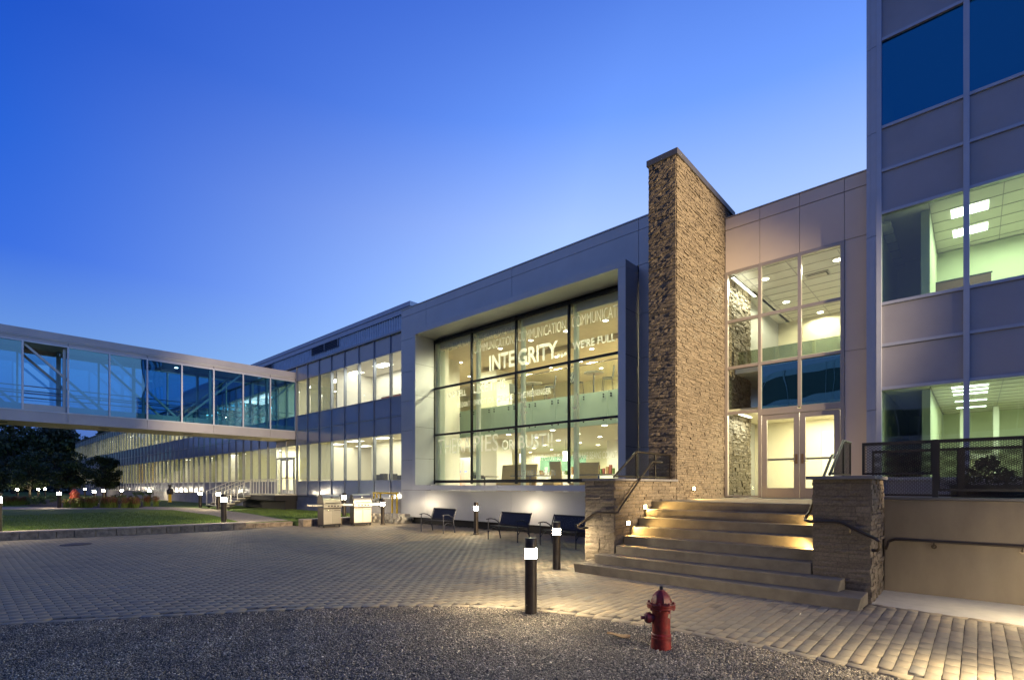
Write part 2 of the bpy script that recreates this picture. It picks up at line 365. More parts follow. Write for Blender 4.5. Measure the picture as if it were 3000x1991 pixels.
keep = (px_ > curbx(py_) + .0) & (edge_dist(px_, py_) > .17)
vis = (py_ * math.cos(R(42.3)) - px_ * math.sin(R(42.3)) > .5)
keep &= vis
keep &= ~((px_ > -6.0) & (py_ > 8.6) & (px_ < -1.1)) & ~((px_ > -1.25) & (py_ > 8.78)) & ~((px_ > -6.3) & (py_ > 9)) & ~(py_ > 14.0)
px_, py_ = px_[keep], py_[keep]
n = len(px_); tone = np.clip(rng.normal(.5, .22, n) + .16 * np.sin(px_ * .83 + 1.3 * np.sin(py_ * .6)) * np.sin(py_ * 1.07 + px_ * .3), 0, 1)
V1, F1, T1 = paver_mesh(px_, py_, (pw - jt) / 2, (pl - jt) / 2, np.zeros(n), rng.normal(0, .0008, n), tone)
# border course along the gravel edge and along the pale pavement
d = np.r_[0, np.cumsum(np.hypot(np.diff(ex), np.diff(ey)))]; tt = np.arange(.1, d[-1] - .1, .25)
bx = np.interp(tt, d, ex); by = np.interp(tt, d, ey); bx2 = np.interp(tt + .02, d, ex); by2 = np.interp(tt + .02, d, ey)
ang = np.arctan2(by2 - by, bx2 - bx); bx = bx - np.sin(ang) * .06; by = by + np.cos(ang) * .06
sx_ = np.arange(-.95, 7, .25); sy_ = 8.83 - .1 * (sx_ + 1)
cx = np.r_[bx, sx_]; cyy = np.r_[by, sy_]; aa = np.r_[ang, np.full(len(sx_), -.1)]; n2 = len(cx)
V2, F2, T2 = paver_mesh(cx, cyy, .121, .056, aa, np.full(n2, .006), np.clip(rng.normal(.6, .2, n2), 0, 1))
o = np_mesh('paving', np.vstack([V1, V2]), np.vstack([F1, F2 + len(V1)]), ['paver'], np.r_[T1, T2])
tag(o, 'plaza of small concrete pavers laid in running bond', kind='structure')
# gravel: bed plus instanced stones
gb = MB(); poly = [(x, y) for x, y in zip(ex[::8], ey[::8])] + [(8, -6)]
gb.prism(poly, -.045, -.02)
tag(gb.build('gravel_bed', 'grit'), 'dark grit under the gravel', kind='structure')
# stones as one numpy mesh (squashed octahedra), denser near the camera
NS = 330000
u = rng.random(NS * 4); v = rng.random(NS * 4)
gd = 2.4 + 6.0 * u ** .9                     # distance along view
gs = (v * 2 - 1) * 1.06                      # screen position
a = R(42.3); gx = gd * (-math.sin(a) + gs * math.cos(a)); gy = gd * (math.cos(a) + gs * math.sin(a))
ed = edge_dist(gx, gy); ok = (ed < -.004) & (gx < 7)
gx, gy = gx[ok][:NS], gy[ok][:NS]; n = len(gx)
sz = np.clip(rng.lognormal(math.log(.0058), .38, n), .003, .016)
base = np.array([(1, 0, 0), (-1, 0, 0), (0, 1, 0), (0, -1, 0), (0, 0, 1), (0, 0, -1)], float)
sc3 = np.c_[rng.uniform(.8, 1.6, n), rng.uniform(.7, 1.2, n), rng.uniform(.45, .9, n)] * sz[:, None]
ra = rng.uniform(0, 6.28, n); V = base[None] * sc3[:, None]; V += rng.normal(0, .18, V.shape) * sz[:, None, None]
c_, s_ = np.cos(ra)[:, None], np.sin(ra)[:, None]
VX = V[..., 0] * c_ - V[..., 1] * s_ + gx[:, None]; VY = V[..., 0] * s_ + V[..., 1] * c_ + gy[:, None]
und = np.sin(gx * 3.1 + 1.7 * np.sin(gy * 2.3)) * np.sin(gy * 2.7 + gx) + .6 * np.sin(gx * 9 + np.sin(gy * 11)) * np.sin(gy * 7.3 - gx * 2)
VZ = V[..., 2] + (-.008 + rng.random(n) * .010 + .007 * und)[:, None]
of = np.array([(0, 2, 4), (2, 1, 4), (1, 3, 4), (3, 0, 4), (2, 0, 5), (1, 2, 5), (3, 1, 5), (0, 3, 5)])
F = (of[None] + (np.arange(n) * 6)[:, None, None]).reshape(-1, 3)
o = np_mesh('gravel', np.stack([VX, VY, VZ], -1).reshape(-1, 3), F, ['gravel'], np.repeat(np.clip(rng.beta(1.8, 2.2, n) + .07 * und, 0, 1), 8))
tag(o, 'dark pea gravel filling the bed in the foreground', 'gravel', kind='stuff')
# pale pavement by the concrete wall
g = MB(); g.prism([(-1.12, 8.86), (7, 8.1), (7, 10.2), (-1.12, 10.2)], -.03, .006)
tag(g.build('pavement', 'walk'), 'pale concrete pavement below the concrete wall', kind='structure')
# raised lawns, path, bed
LZ = .2
g = MB(); g.prism([(-300, -80), (-24, -80), (-23.3, -6), (-22.5, 1.0), (-21.75, 4.3), (-21.3, 7.4), (-21.85, 7.9), (-21.85, 9.8), (-20.8, 9.8), (-20.9, 13.3), (-20.0, 14.6), (-300, 14.6)], -.03, LZ - .01)
tag(g.build('lawn', 'lawn'), 'mown lawn between the curb and the long glass wing', kind='structure')
g = MB(); pth = [(-21.85, 7.9), (-28.4, 8.9), (-36.3, 9.1), (-39.9, 7.9), (-42.6, 4.6), (-45.0, 2.3), (-60, -8), (-62, -6), (-47.5, 4.5), (-45.5, 8.6), (-38.5, 11.2), (-34, 11.1), (-28, 10.6), (-21.85, 9.75)]
g.add([(x, y, LZ - .004) for x, y in pth], [tuple(range(len(pth)))][:1])
g.f[0] = g.f[0][::-1]
tag(g.build('path', 'pathgravel'), 'pale gravel path curving across the lawn', kind='structure')
g = MB(); bed = [(-41.2, 8.4), (-44.2, 5.6), (-49, 3.8), (-70, 2.5), (-72, 11), (-58, 12.2), (-46, 10.2)]
g.add([(x, y, LZ + .002) for x, y in bed], [tuple(range(len(bed)))[::-1]])
tag(g.build('planting_bed', 'mulch'), 'mulched planting bed behind the path', kind='structure')
# grass blades on the near lawn
n = 42000; bx_ = rng.uniform(0, 1, n); 
lx = -21.9 - 14 * rng.random(n) ** 1.6; ly = rng.uniform(-1, 9.2, n)
okk = (lx < np.interp(ly, [-6, 1, 4.3, 7.4, 7.9, 9.3], [-23.4, -22.6, -21.85, -21.4, -22, -22])) & ~((ly > np.interp(-lx, [21.8, 28.4, 36.3], [7.8, 8.8, 9.0])))
lx2 = -21.0 - 12 * rng.random(n // 2) ** 1.5; ly2 = rng.uniform(9.9, 14.4, n // 2); ok2 = ly2 > np.interp(-lx2, [21.8, 28, 34], [9.9, 10.8, 11.3])
lx = np.r_[lx[okk], lx2[ok2]]; ly = np.r_[ly[okk], ly2[ok2]]; n = len(lx)
hh = rng.uniform(.025, .06, n); th = rng.uniform(0, 6.28, n); wd = .008
A = np.stack([np.stack([lx - wd * np.cos(th), ly - wd * np.sin(th), np.full(n, LZ - .01)], -1), np.stack([lx + wd * np.cos(th), ly + wd * np.sin(th), np.full(n, LZ - .01)], -1), np.stack([lx + rng.normal(0, .015, n), ly + rng.normal(0, .015, n), LZ + hh - .01], -1)], 1)
o = np_mesh('grass', A.reshape(-1, 3), np.arange(3 * n).reshape(-1, 3), ['blade'], rng.random(n) * .6)
tag(o, 'short mown grass on the lawn behind the curb', 'grass', kind='stuff')
# landing / terrace slab and ground behind walls
g = MB(); g.box(-5.29, 9, 10.69, 14.8, -.03, 1.357)
tag(g.build('terrace', 'step'), 'raised terrace at the level of the entrance doors', kind='structure')

# curbs
def curb(name, label, pts, z, w_, cap, grp='low stone edgings of the lawn'):
    t = thing(name, label, 'curb', (pts[0][0], pts[0][1], 0), group=grp); b = MB(); c = MB()
    for (x0, y0), (x1, y1) in zip(pts[:-1], pts[1:]):
        L = math.hypot(x1 - x0, y1 - y0); k = max(1, int(L / .42)); nx, ny = -(y1 - y0) / L, (x1 - x0) / L
        for i in range(k):
            s0 = i / k + .008 / L; s1 = (i + 1) / k - .008 / L; j = rnd.uniform(-.012, .012)
            q = [(x0 + (x1 - x0) * s0 - nx * j, y0 + (y1 - y0) * s0 - ny * j), (x0 + (x1 - x0) * s1 - nx * j, y0 + (y1 - y0) * s1 - ny * j)]
            b.prism([q[0], q[1], (q[1][0] + nx * w_, q[1][1] + ny * w_), (q[0][0] + nx * w_, q[0][1] + ny * w_)], -.03, z - .05)
        kk = max(1, int(L / 1.2))
        for i in range(kk):
            s0 = i / kk + .003 / L; s1 = (i + 1) / kk - .003 / L
            q = [(x0 + (x1 - x0) * s0 - nx * .02, y0 + (y1 - y0) * s0 - ny * .02), (x0 + (x1 - x0) * s1 - nx * .02, y0 + (y1 - y0) * s1 - ny * .02)]
            c.prism([q[0], q[1], (q[1][0] + nx * (w_ + .02), q[1][1] + ny * (w_ + .02)), (q[0][0] + nx * (w_ + .02), q[0][1] + ny * (w_ + .02))], z - .049, z)
    b.build('stone_base', 'curbstone', t, bevel=.01); c.build('capstone', cap, t, bevel=.008)
    return t
curb('curb_wall', 'long low stone curb with pale capstones in front of the left lawn', [(-22.95, -6), (-22.16, 1.0), (-21.75, 2.7), (-21.4, 4.3), (-20.95, 7.7)], .27, .4, 'curbcap')
curb('curb_wall', 'lower plain stone curb across the end of the gravel path', [(-21.5, 7.75), (-21.42, 9.75)], .17, .3, 'curbstone')
curb('curb_wall', 'squared end of the stone curb beside the barbecue grills', [(-20.45, 9.72), (-20.35, 12.9)], .30, .45, 'curbcap')
# rough pale rock retaining wall beside the gas pipe
t = thing('rock_wall', 'pale rough block wall behind the bollard near the gas pipe', 'wall', (-20.6, 13.2, 0))
b = MB(); 
for k in range(3):
    for i in range(6):
        x = -21.0 + .35 * i + .12 * (k % 2); yy = 13.15 + .10 * i
        b.box(x, x + .34, yy, yy + .4, k * .14, k * .14 + .135)
b.build('block_face', mat('pale block', (.42, .39, .31), .9, 0, .2, 6, .5, 30), t, bevel=.02)
# manhole
tag(MB().lathe([(.36, -.02), (.36, .012), (.33, .016), (.30, .012)], (-19.15, 2.42, 0), 28).build('manhole_cover', 'manhole', smooth=True), 'round rusty manhole cover set in the pavers', 'manhole cover')
# dry leaf on gravel
l = MB(); 
for i in range(7):
    x = -.13 + i * .043; wv = .05 * math.sin(math.pi * (i + .4) / 7)
    l.add([(x, -wv, .012 + .01 * math.sin(i)), (x, wv, .02 + .01 * math.cos(i))], [])
l.f = [(2 * i, 2 * i + 2, 2 * i + 3, 2 * i + 1) for i in range(6)]; l.m = [0] * 6
o = l.build('dry_leaf', 'brownleaf', local=True); o.location = (-2.97, 5.04, .012); o.rotation_euler = (0, .05, .4)
o.modifiers.new('thick', 'SOLIDIFY').thickness = .006
tag(o, 'curled brown dry leaf lying on the dark gravel', 'leaf')

# ================================================================== STONE
def stone_face(mb, tones, ax, p, u0, u1, z0, z1, sgn, hmin=.05, hmax=.10, lmin=.14, lmax=.5, dep=.035, rough=1.0, cells=.07):
    """wall face of ledgestones. ax='y': plane y=p spanning x; ax='x': plane x=p spanning y. sgn: outward direction."""
    z = z0
    while z < z1 - .005:
        h = rnd.uniform(hmin, hmax); h = min(h, z1 - z)
        if z1 - z - h < .03: h = z1 - z
        u_ = u0
        while u_ < u1 - .001:
            L = rnd.uniform(lmin, lmax); L = min(L, u1 - u_)
            if u1 - u_ - L < .08: L = u1 - u_
            d0 = rnd.uniform(0, dep); nu = max(1, int(L / cells)); nz = 2 if h > .06 else 1; g_ = .003; b0 = len(mb.v)
            gr = []
            for j in range(nz + 1):
                for i in range(nu + 1):
                    uu = u_ + g_ + (L - 2 * g_) * i / nu; zz = z + g_ + (h - 2 * g_) * j / nz
                    edge = (i in (0, nu)) or (j in (0, nz))
                    dd = d0 * (1 if not edge else .72) + (rnd.uniform(-.006, .012) if not edge else rnd.uniform(-.004, .006)) * rough
                    if nz == 1: dd += rnd.uniform(0, .008) * rough
                    gr.append((uu, zz, max(dd, -.004)))
            for (uu, zz, dd) in gr: mb.v.append((uu, p + sgn * dd, zz) if ax == 'y' else (p + sgn * dd, uu, zz))
            W_ = nu + 1; nb = len(mb.v)
            tn = min(1, max(0, rnd.gauss(.5, .16)))
            flip = (sgn < 0) == (ax == 'y')
            for j in range(nz):
                for i in range(nu):
                    q = (b0 + j * W_ + i, b0 + j * W_ + i + 1, b0 + (j + 1) * W_ + i + 1, b0 + (j + 1) * W_ + i)
                    mb.f.append(q if flip else q[::-1]); mb.m.append(0); tones.append(min(1, max(0, tn + rnd.gauss(0, .05))))
            # skirt going back into the wall
            ring = [j * W_ + i for j, i in [(0, i) for i in range(W_)] + [(j, nu) for j in range(1, nz + 1)] + [(nz, i) for i in range(nu - 1, -1, -1)] + [(j, 0) for j in range(nz - 1, 0, -1)]]
            for r_ in ring:
                uu, zz, dd = gr[r_]; mb.v.append((uu, p - sgn * .02, zz) if ax == 'y' else (p - sgn * .02, uu, zz))
            m_ = len(ring)
            for k in range(m_):
                q = (nb + k, nb + (k + 1) % m_, b0 + ring[(k + 1) % m_], b0 + ring[k]); mb.f.append(q if flip else q[::-1]); mb.m.append(0); tones.append(tn * .8)
            u_ += L
        z += h
def stone_obj(name, parent, faces, core, label=None):
    mb = MB(); tones = []
    for f in faces: stone_face(mb, tones, *f[0], **f[1])
    k = len(mb.f); mb.box(*core); tones += [.0] * 6
    mb.tone = tones
    return mb.build(name, 'stone', parent, label)

# ================================================================== TOWER
XL, XT, YT, YE = -5.3, -6.03, 11.68, 14.84
tw = thing('stone_tower', 'tall stone clad fin wall standing between the cafe and the entrance', 'wall', (-5.65, 13, 0))
stone_obj('stone_cladding', tw, [
    (('x', XL - .02, YT, 15.5, 1.30, 9.6, 1), dict(hmin=.03, hmax=.062, lmin=.10, lmax=.38, dep=.032, rough=1.7, cells=.055)),
    (('y', YT, XT, XL - .02, 0, 9.6, -1), dict(dep=.03, rough=1.2))], (XT, XL - .03, YT + .01, 15.5, 0, 9.6))
MB().box(XT - .04, XL + .04, YT - .05, 15.58, 9.6, 9.75).build('coping', 'coping', tw, bevel=.01)
# left stair wall
KW = thing('stair_wall', 'stone stair wall left of the steps with bluestone cap and step lights', 'wall', (-5.65, 10, 0))
stone_obj('stone_cladding', KW, [
    (('y', 8.87, -6.01, XL - .02, 0, 1.79, -1), dict(dep=.03, rough=1.0, lmin=.2, lmax=.55, hmin=.06, hmax=.12)),
    (('x', XL - .02, 8.87, YT - .005, .0, 1.79, 1), dict(dep=.025, rough=1.4, lmin=.15, lmax=.45))], (-6.01, XL - .03, 8.88, YT - .002, 0, 1.79))
MB().box(-6.06, XL + .04, 8.81, YT - .004, 1.79, 1.84).build('cap', 'bluestone', KW, bevel=.008)
# right pillar
PR = thing('stone_pillar', 'stone pillar with bluestone cap at the right end of the steps', 'wall', (-1.47, 9.5, 0))
stone_obj('stone_cladding', PR, [
    (('y', 8.87, -1.85, -1.12, 0, 1.79, -1), dict(dep=.025, rough=.9, lmin=.2, lmax=.5)),
    (('x', -1.125, 8.87, 10.16, 0, 1.79, 1), dict(dep=.03, rough=1.6, lmin=.08, lmax=.25)),
    (('x', -1.845, 8.87, 10.70, .3, 1.79, -1), dict(dep=.02))], (-1.84, -1.135, 8.88, 10.16, 0, 1.79))
MB().box(-1.93, -1.06, 8.79, 10.2, 1.79, 1.84).build('cap', 'bluestone', PR, bevel=.008)
def step_light(parent, x, y, z, s):
    f = MB(); f.box(min(x, x + s * .035), max(x, x + s * .035), y - .07, y + .07, z - .045, z + .045)
    f.build('light_housing', 'chrome', parent)
    lo = MB(); X_ = x + s * .037; lo.quad(*[(X_, y + a_ * .058, z + b_ * .036) for a_, b_ in ((-1, -1), (1, -1), (1, 1), (-1, 1))])
    lo.build('step_light', 'steplamp', parent)
    lamp('step_glow', 'SPOT', (x + s * .06, y, z), 95, (1, .62, .2), .03, rot=(0, R(62) * -s if s > 0 else R(62), 0), spot=150, parent=parent)
step_light(KW, XL - .01, 9.34, .93, 1); step_light(KW, XL - .01, 10.06, 1.24, 1); 
step_light(tw, XL + .005, 12.6, 1.62, 1)
step_light(PR, -1.86, 9.32, .72, -1); step_light(PR, -1.86, 10.02, 1.10, -1)

# ================================================================== STEPS
st = thing('staircase', 'wide concrete staircase of eight steps up to the entrance doors', 'stairs', (-3.5, 9.5, 0))
for k in range(8):
    y0 = 8.25 + .305 * k; x0, x1 = {0: (-5.88, -1.15), 1: (-5.60, -1.43)}.get(k, (-5.285, -1.87)); z1 = .17 * (k + 1)
    y1 = y0 + (.62 if k < 2 else .34 if k < 7 else .31)
    z0 = -.02 if k < 2 else z1 - .19
    if k < 2:
        b = MB(); y1 = 8.865 if k == 0 else 8.866; z0 = -.02 if k == 0 else .165; i = .045
        v = [(x0 + i, y0, z0), (x1 - i, y0, z0), (x1, y1, z0), (x0, y1, z0), (x0, y0, z1), (x1, y0, z1), (x1, y1, z1), (x0, y1, z1)]
        b.add(v, [(0, 3, 2, 1), (4, 5, 6, 7), (0, 1, 5, 4), (1, 2, 6, 5), (2, 3, 7, 6), (3, 0, 4, 7)])
    else:
        b = MB(); b.box(x0, x1, y0, y1 - (.0 if k == 7 else 0), z0, z1)
    b.build('step', 'step', st, bevel=.012)
# ================================================================== RAILS
def railing(name, label, cat='handrail'): return thing(name, label, cat)
def mesh_panel(mb, fn, u0, u1, v0, v1, pu=.055, pv=.026, wd=.007, clip=None):
    """diamond mesh: fn(u,v)->xyz ; strands in both diagonal directions clipped to the rectangle"""
    sl = pv / pu
    for s in (1, -1):
        c = v0 - sl * (u1 - u0) if s > 0 else v0
        end = v1 if s > 0 else v1 + sl * (u1 - u0)
        while c < end:
            # v = c + s*sl*(u-u0)
            ua, ub = u0, u1
            if s > 0: ua = max(u0, u0 + (v0 - c) / sl); ub = min(u1, u0 + (v1 - c) / sl)
            else: ua = max(u0, u0 + (c - v1) / sl); ub = min(u1, u0 + (c - v0) / sl)
            if clip and ub > ua:
                # keep only the stretch under the sloping rail
                N_ = 24; us = [ua + (ub - ua) * i / N_ for i in range(N_ + 1)]; keepu = [q for q in us if clip(q, c + s * sl * (q - u0))]
                if len(keepu) < 2: c += pv; continue
                ua, ub = keepu[0], keepu[-1]
            if ub - ua > .004:
                a_ = fn(ua, c + s * sl * (ua - u0)); b_ = fn(ub, c + s * sl * (ub - u0)); mb.bar(a_, b_, wd, wd * .7)
            c += pv
t = railing('guard_rail', 'bronze guard rail with wire mesh on top of the left stair wall', 'guard rail')
m = MB(); X0 = -5.45
m.tube([(X0, 9.06, 1.87), (X0, 9.95, 2.40), (X0, 10.0, 2.425), (X0, 11.66, 2.425)], .021)
m.build('top_rail', 'rail', t, smooth=True)
m = MB(); m.bar((X0, 9.08, 1.885), (X0, 11.66, 1.885), .03, .03)
m.build('bottom_rail', 'rail', t)
for y in (9.99, 10.86, 11.63):
    MB().bar((X0, y, 1.84), (X0, y, 2.42), .03, .035).build('post', 'rail', t)
m = MB(); mesh_panel(m, lambda u, v: (X0, u, v), 9.12, 9.97, 1.9, 2.4, .04, .04, .003, clip=lambda u, v: v < 1.87 + (u - 9.06) * .596 - .02)
for a_, b_ in ((10.01, 10.84), (10.88, 11.61)): mesh_panel(m, lambda u, v: (X0, u, v), a_, b_, 1.9, 2.41, .04, .04, .003)
m.build('mesh_infill', 'mesh', t)
t = railing('handrail', 'bronze handrail on the left side of the steps')
MB().tube([(-5.2, 10.70, 2.215), (-5.2, 10.26, 2.21), (-5.2, 10.18, 2.18), (-5.2, 8.90, 1.26), (-5.19, 8.80, 1.17), (-5.24, 8.755, 1.155), (-5.64, 8.75, 1.16), (-5.72, 8.75, 1.13), (-6.10, 8.75, .885), (-6.125, 8.75, .85), (-6.08, 8.75, .815), (-5.98, 8.78, .82), (-5.95, 8.86, .82)], .021).build('rail_tube', 'rail', t, smooth=True)
m = MB(); m.tube([(-5.2, 10.4, 2.19), (-5.2, 10.4, 2.12), (-5.28, 10.4, 2.12)], .009); m.build('bracket', 'rail', t); m = MB(); m.tube([(-5.2, 9.2, 1.46), (-5.2, 9.2, 1.38), (-5.28, 9.2, 1.38)], .009); m.build('bracket', 'rail', t)
t = railing('handrail', 'dark handrail bending round the front of the right stone pillar')
MB().tube([(-1.95, 11.0, 2.26), (-1.95, 10.84, 2.25), (-1.95, 9.10, 1.27), (-1.95, 8.86, 1.2), (-1.93, 8.77, 1.165), (-1.86, 8.75, 1.155), (-1.50, 8.75, 1.165), (-1.43, 8.75, 1.145), (-1.04, 8.75, .945), (-1.005, 8.75, .91), (-1.0, 8.75, .82), (-1.03, 8.76, .785), (-1.09, 8.80, .78)], .024).build('rail_tube', 'rail', t, smooth=True)
m = MB(); m.tube([(-1.95, 9.6, 1.53), (-1.95, 9.6, 1.44), (-1.86, 9.6, 1.44)], .01); m.build('bracket', 'rail', t); m = MB(); m.tube([(-1.35, 8.75, 1.08), (-1.35, 8.75, 1.0), (-1.35, 8.85, 1.0)], .01); m.build('bracket', 'rail', t)
t = railing('guard_rail', 'dark sloping guard rail panel on the cap of the right pillar', 'guard rail')
X1 = -1.7
MB().tube([(X1, 9.26, 1.87), (X1, 10.34, 2.45), (X1, 10.42, 2.47), (X1, 11.04, 2.47)], .021).build('top_rail', 'mesh_fence', t, smooth=True)
MB().bar((X1, 9.26, 1.885), (X1, 11.04, 1.885), .03, .03).build('bottom_rail', 'mesh_fence', t)
for y in (10.38, 11.02): MB().bar((X1, y, 1.84 if y < 10.2 else 1.36), (X1, y, 2.47), .03, .03).build('post', 'mesh_fence', t)
m = MB(); mesh_panel(m, lambda u, v: (X1, u, v), 9.3, 10.36, 1.9, 2.45, .05, .04, .0035, clip=lambda u, v: v < 1.87 + (u - 9.26) * .537 - .02)
mesh_panel(m, lambda u, v: (X1, u, v), 10.40, 11.0, 1.9, 2.45, .05, .04, .0035); m.build('mesh_infill', 'mesh_fence', t)
def fence(label, Y0, xs_, z0s, z1, zpost):
    t = thing('mesh_fence', label, 'fence', (xs_[0], Y0, 1.5))
    for i in range(len(xs_) - 1):
        a_, b_ = xs_[i] + .02, xs_[i + 1] - .02; z0 = z0s[i]
        f = MB(); f.box(a_, b_, Y0 - .02, Y0 + .02, z1 - .05, z1); f.box(a_, b_, Y0 - .02, Y0 + .02, z0, z0 + .04)
        f.box(a_, a_ + .035, Y0 - .019, Y0 + .019, z0 + .04, z1 - .05); f.box(b_ - .035, b_, Y0 - .019, Y0 + .019, z0 + .04, z1 - .05)
        f.build('panel_frame', 'mesh_fence', t)
        m = MB(); mesh_panel(m, lambda u, v: (u, Y0, v), a_ + .035, b_ - .035, z0 + .04, z1 - .05, .054, .026, .0105); m.build('mesh_infill', 'mesh_fence', t)
    for x in xs_[1:]:
        MB().box(x - .035, x + .035, Y0 - .03, Y0 + .03, zpost, z1 + .003).build('post', 'mesh_fence', t)
    return t
fence('black expanded mesh fence standing along the top of the concrete wall', 10.24, [-1.43, -.47, .54, 1.56, 2.6], [1.87, 1.61, 1.61, 1.61], 2.405, 1.52)
# lower half bay right of the pillar
fence('second black mesh fence behind the first on the terrace', 11.9, [-1.5, -.2, 1.1, 2.4, 3.7], [1.5, 1.5, 1.5, 1.5], 2.36, 1.36)
# concrete wall
t = thing('concrete_wall', 'tan concrete retaining wall with a rail along it at the right', 'wall', (-.9, 10.3, 0))
MB().box(-1.105, 7, 10.18, 10.42, -.03, 1.47).build('wall_face', 'concrete', t, bevel=.008)
MB().box(-1.105, 7, 10.16, 10.46, 1.472, 1.515).build('coping', 'coping', t, bevel=.006)
t = railing('handrail', 'long dark handrail fixed to the tan concrete wall')
MB().tube([(-1.06, 9.98, .70), (-1.06, 10.05, .73), (-1.04, 10.1, .80), (-.96, 10.1, .842), (-.88, 10.1, .845), (7, 10.1, .83)], .022).build('rail_tube', 'rail', t, smooth=True)
for x in (-.48, .48, 1.5):
    m = MB(); m.tube([(x, 10.1, .825), (x, 10.11, .77), (x, 10.17, .76)], .01); m.lathe([(.036, 0), (.036, .012), (.02, .02)], (x, 10.158, .76), 16, axis='y'); m.build('bracket', 'rail', t, smooth=True)

# ================================================================== BOLLARDS
def make_bollard(r, h, zb, bh, foot=False, lm='bollard_lamp', e=170):
    t = thing('bollard_light', 'x', 'bollard light', (0, 0, 0), group='lit bollards on the plaza and lawn')
    MB().lathe([(r * 1.02, 0), (r, .01), (r, zb)], n=28).build('post', 'bollard', t, smooth=True)
    MB().lathe([(r * .97, zb), (r * .97, zb + bh)], n=28).build('lamp_band', lm, t, smooth=True)
    MB().lathe([(r, zb + bh), (r, h - .012), (r * .93, h)], n=28).build('cap', 'bollard', t, smooth=True)
    for k in range(3):
        ph = 2 * math.pi * k / 3 + 1.15; dv = Vector((math.sin(R(54)) * math.cos(ph), math.sin(R(54)) * math.sin(ph), -math.cos(R(54))))
        l_ = lamp('louvre_lamp', 'SPOT', ((r + .02) * math.cos(ph), (r + .02) * math.sin(ph), zb + bh * .5), e, (1, .80, .50), .03, spot=128, parent=t, blend=1)
        l_.rotation_euler = dv.to_track_quat('-Z', 'Y').to_euler()
    if foot: MB().lathe([(r * 1.35, 0), (r * 1.3, .06)], n=28).build('footing', 'step', t, smooth=True)
    else: MB().lathe([(.008, 0), (.008, .008)], (0, -r - .004, .12), 10, axis='y').build('screw', 'chrome', t)
    return t
A_ = make_bollard(.08, 1.0, .73, .135)
A_.location = (-4.40, 5.21, 0); A_['label'] = 'nearest dark bollard light standing in the gravel edge'
C_ = make_bollard(.08, .96, .70, .13, e=105); C_.location = (-6.31, 8.28, 0); C_['label'] = 'bollard light just left of the bottom step'
D_ = make_bollard(.08, .97, .70, .13, e=420); D_.location = (.80, 5.78, 0); D_['label'] = 'bollard light just outside the right edge at the gravel bed'
for (x, y, lab) in ((1.0, 8.95, 'bollard light just outside the right edge by the concrete wall'),):
    c = copy_tree(C_); c.location = (x, y, 0); c['label'] = lab
B_ = make_bollard(.078, 1.12, .84, .14, True, e=70); B_.location = (-12.8, 12.22, 0); B_['label'] = 'bollard light between the two left benches'
c = copy_tree(B_); c.location = (-18.85, 12.47, 0); c.scale = (1, 1, .98); c['label'] = 'bollard light right of the barbecue grills by the yellow pipe'
L_ = make_bollard(.105, 1.14, .84, .17, lm='bollard_lamp2', e=130); L_.location = (-22.45, 7.40, LZ); L_['label'] = 'lawn bollard light at the right end of the stone curb'
for (x, y, lab, s) in [(-23.0, .98, 'bollard light cut off by the left edge of the photo', 1.12), (-35.1, 11.25, 'bollard light in front of the metal steps', 1.02), (-39.4, 11.5, 'bollard light just left of the metal steps', 1.02),
                    (-60.9, 13.3, 'small bollard light near the yellow standpipe', 1.03), (-45.3, 4.85, 'bollard light left of the orange hydrant', 1.03), (-58, 8.55, 'bollard light behind the ornamental grasses right of the orange hydrant', 1.05),
                    (-65.5, 10.4, 'dim bollard light second right of the orange hydrant', 1.05), (-65.0, 11.8, 'far bollard light above the dark red grasses', 1.05),
                    (-83, 5.2, 'farthest bollard light at left under the trees', 1.1), (-84, 7.1, 'far bollard light under the dark trees, left of a close pair', 1.1), (-95, 8.7, 'far bollard light close beside another under the trees', 1.1),
                    (-88, 12.0, 'far bollard light just left of the tall lawn bollard', 1.1), (-22.9, 12.95, 'bollard light partly hidden behind the left barbecue grill', .98)]:
    c = copy_tree(L_); c.location = (x, y, LZ if x < 0 else 0); c.scale = (s, s, s); c['label'] = lab

# ================================================================== BENCHES
def make_bench():
    t = thing('park_bench', 'x', 'bench', (0, 0, 0), group='dark metal benches on the plaza')
    L = 1.34
    # seat slats run across the depth; backrest slats vertical
    s = MB()
    s.bar((.03, .06, .43), (L - .03, .06, .43), .03, .02); s.bar((.03, .45, .415), (L - .03, .45, .415), .03, .02)
    n_ = 22
    for i in range(n_):
        x = .06 + (L - .12) * i / (n_ - 1); s.bar((x, .05, .442), (x, .46, .425), .032, .006)
    s.build('seat', 'bench', t)
    b = MB(); b.bar((.03, .47, .46), (L - .03, .47, .46), .04, .05); b.bar((.02, .60, .83), (L - .02, .60, .83), .035, .05)
    for i in range(n_):
        x = .06 + (L - .12) * i / (n_ - 1); b.bar((x, .475, .46), (x, .60, .83), .050, .008)
    b.build('backrest', 'bench', t)
    for x in (0, L):
        MB().tube([(x, .02, 0), (x, .02, .60), (x, .03, .64)], .016).build('leg', 'bench', t, smooth=True)
        MB().tube([(x, .54, 0), (x, .49, .25), (x, .46, .42), (x, .52, .62), (x, .61, .86)], .018).build('leg', 'bench', t, smooth=True)
        a_ = MB(); a_.tube([(x, -.05, .635), (x, .03, .65), (x, .15, .655), (x, .28, .63), (x, .40, .57), (x, .49, .50)], .018); a_.build('armrest', 'bench', t, smooth=True)
        MB().tube([(x, .02, .22), (x, .12, .33), (x, .24, .37), (x, .36, .33), (x, .48, .22)], .011).build('brace', 'bench', t, smooth=True)
    return t
B0 = make_bench(); B0.location = (-15.21, 11.70, 0); B0.rotation_euler.z = R(-3); B0['label'] = 'leftmost dark metal bench below the cafe window'
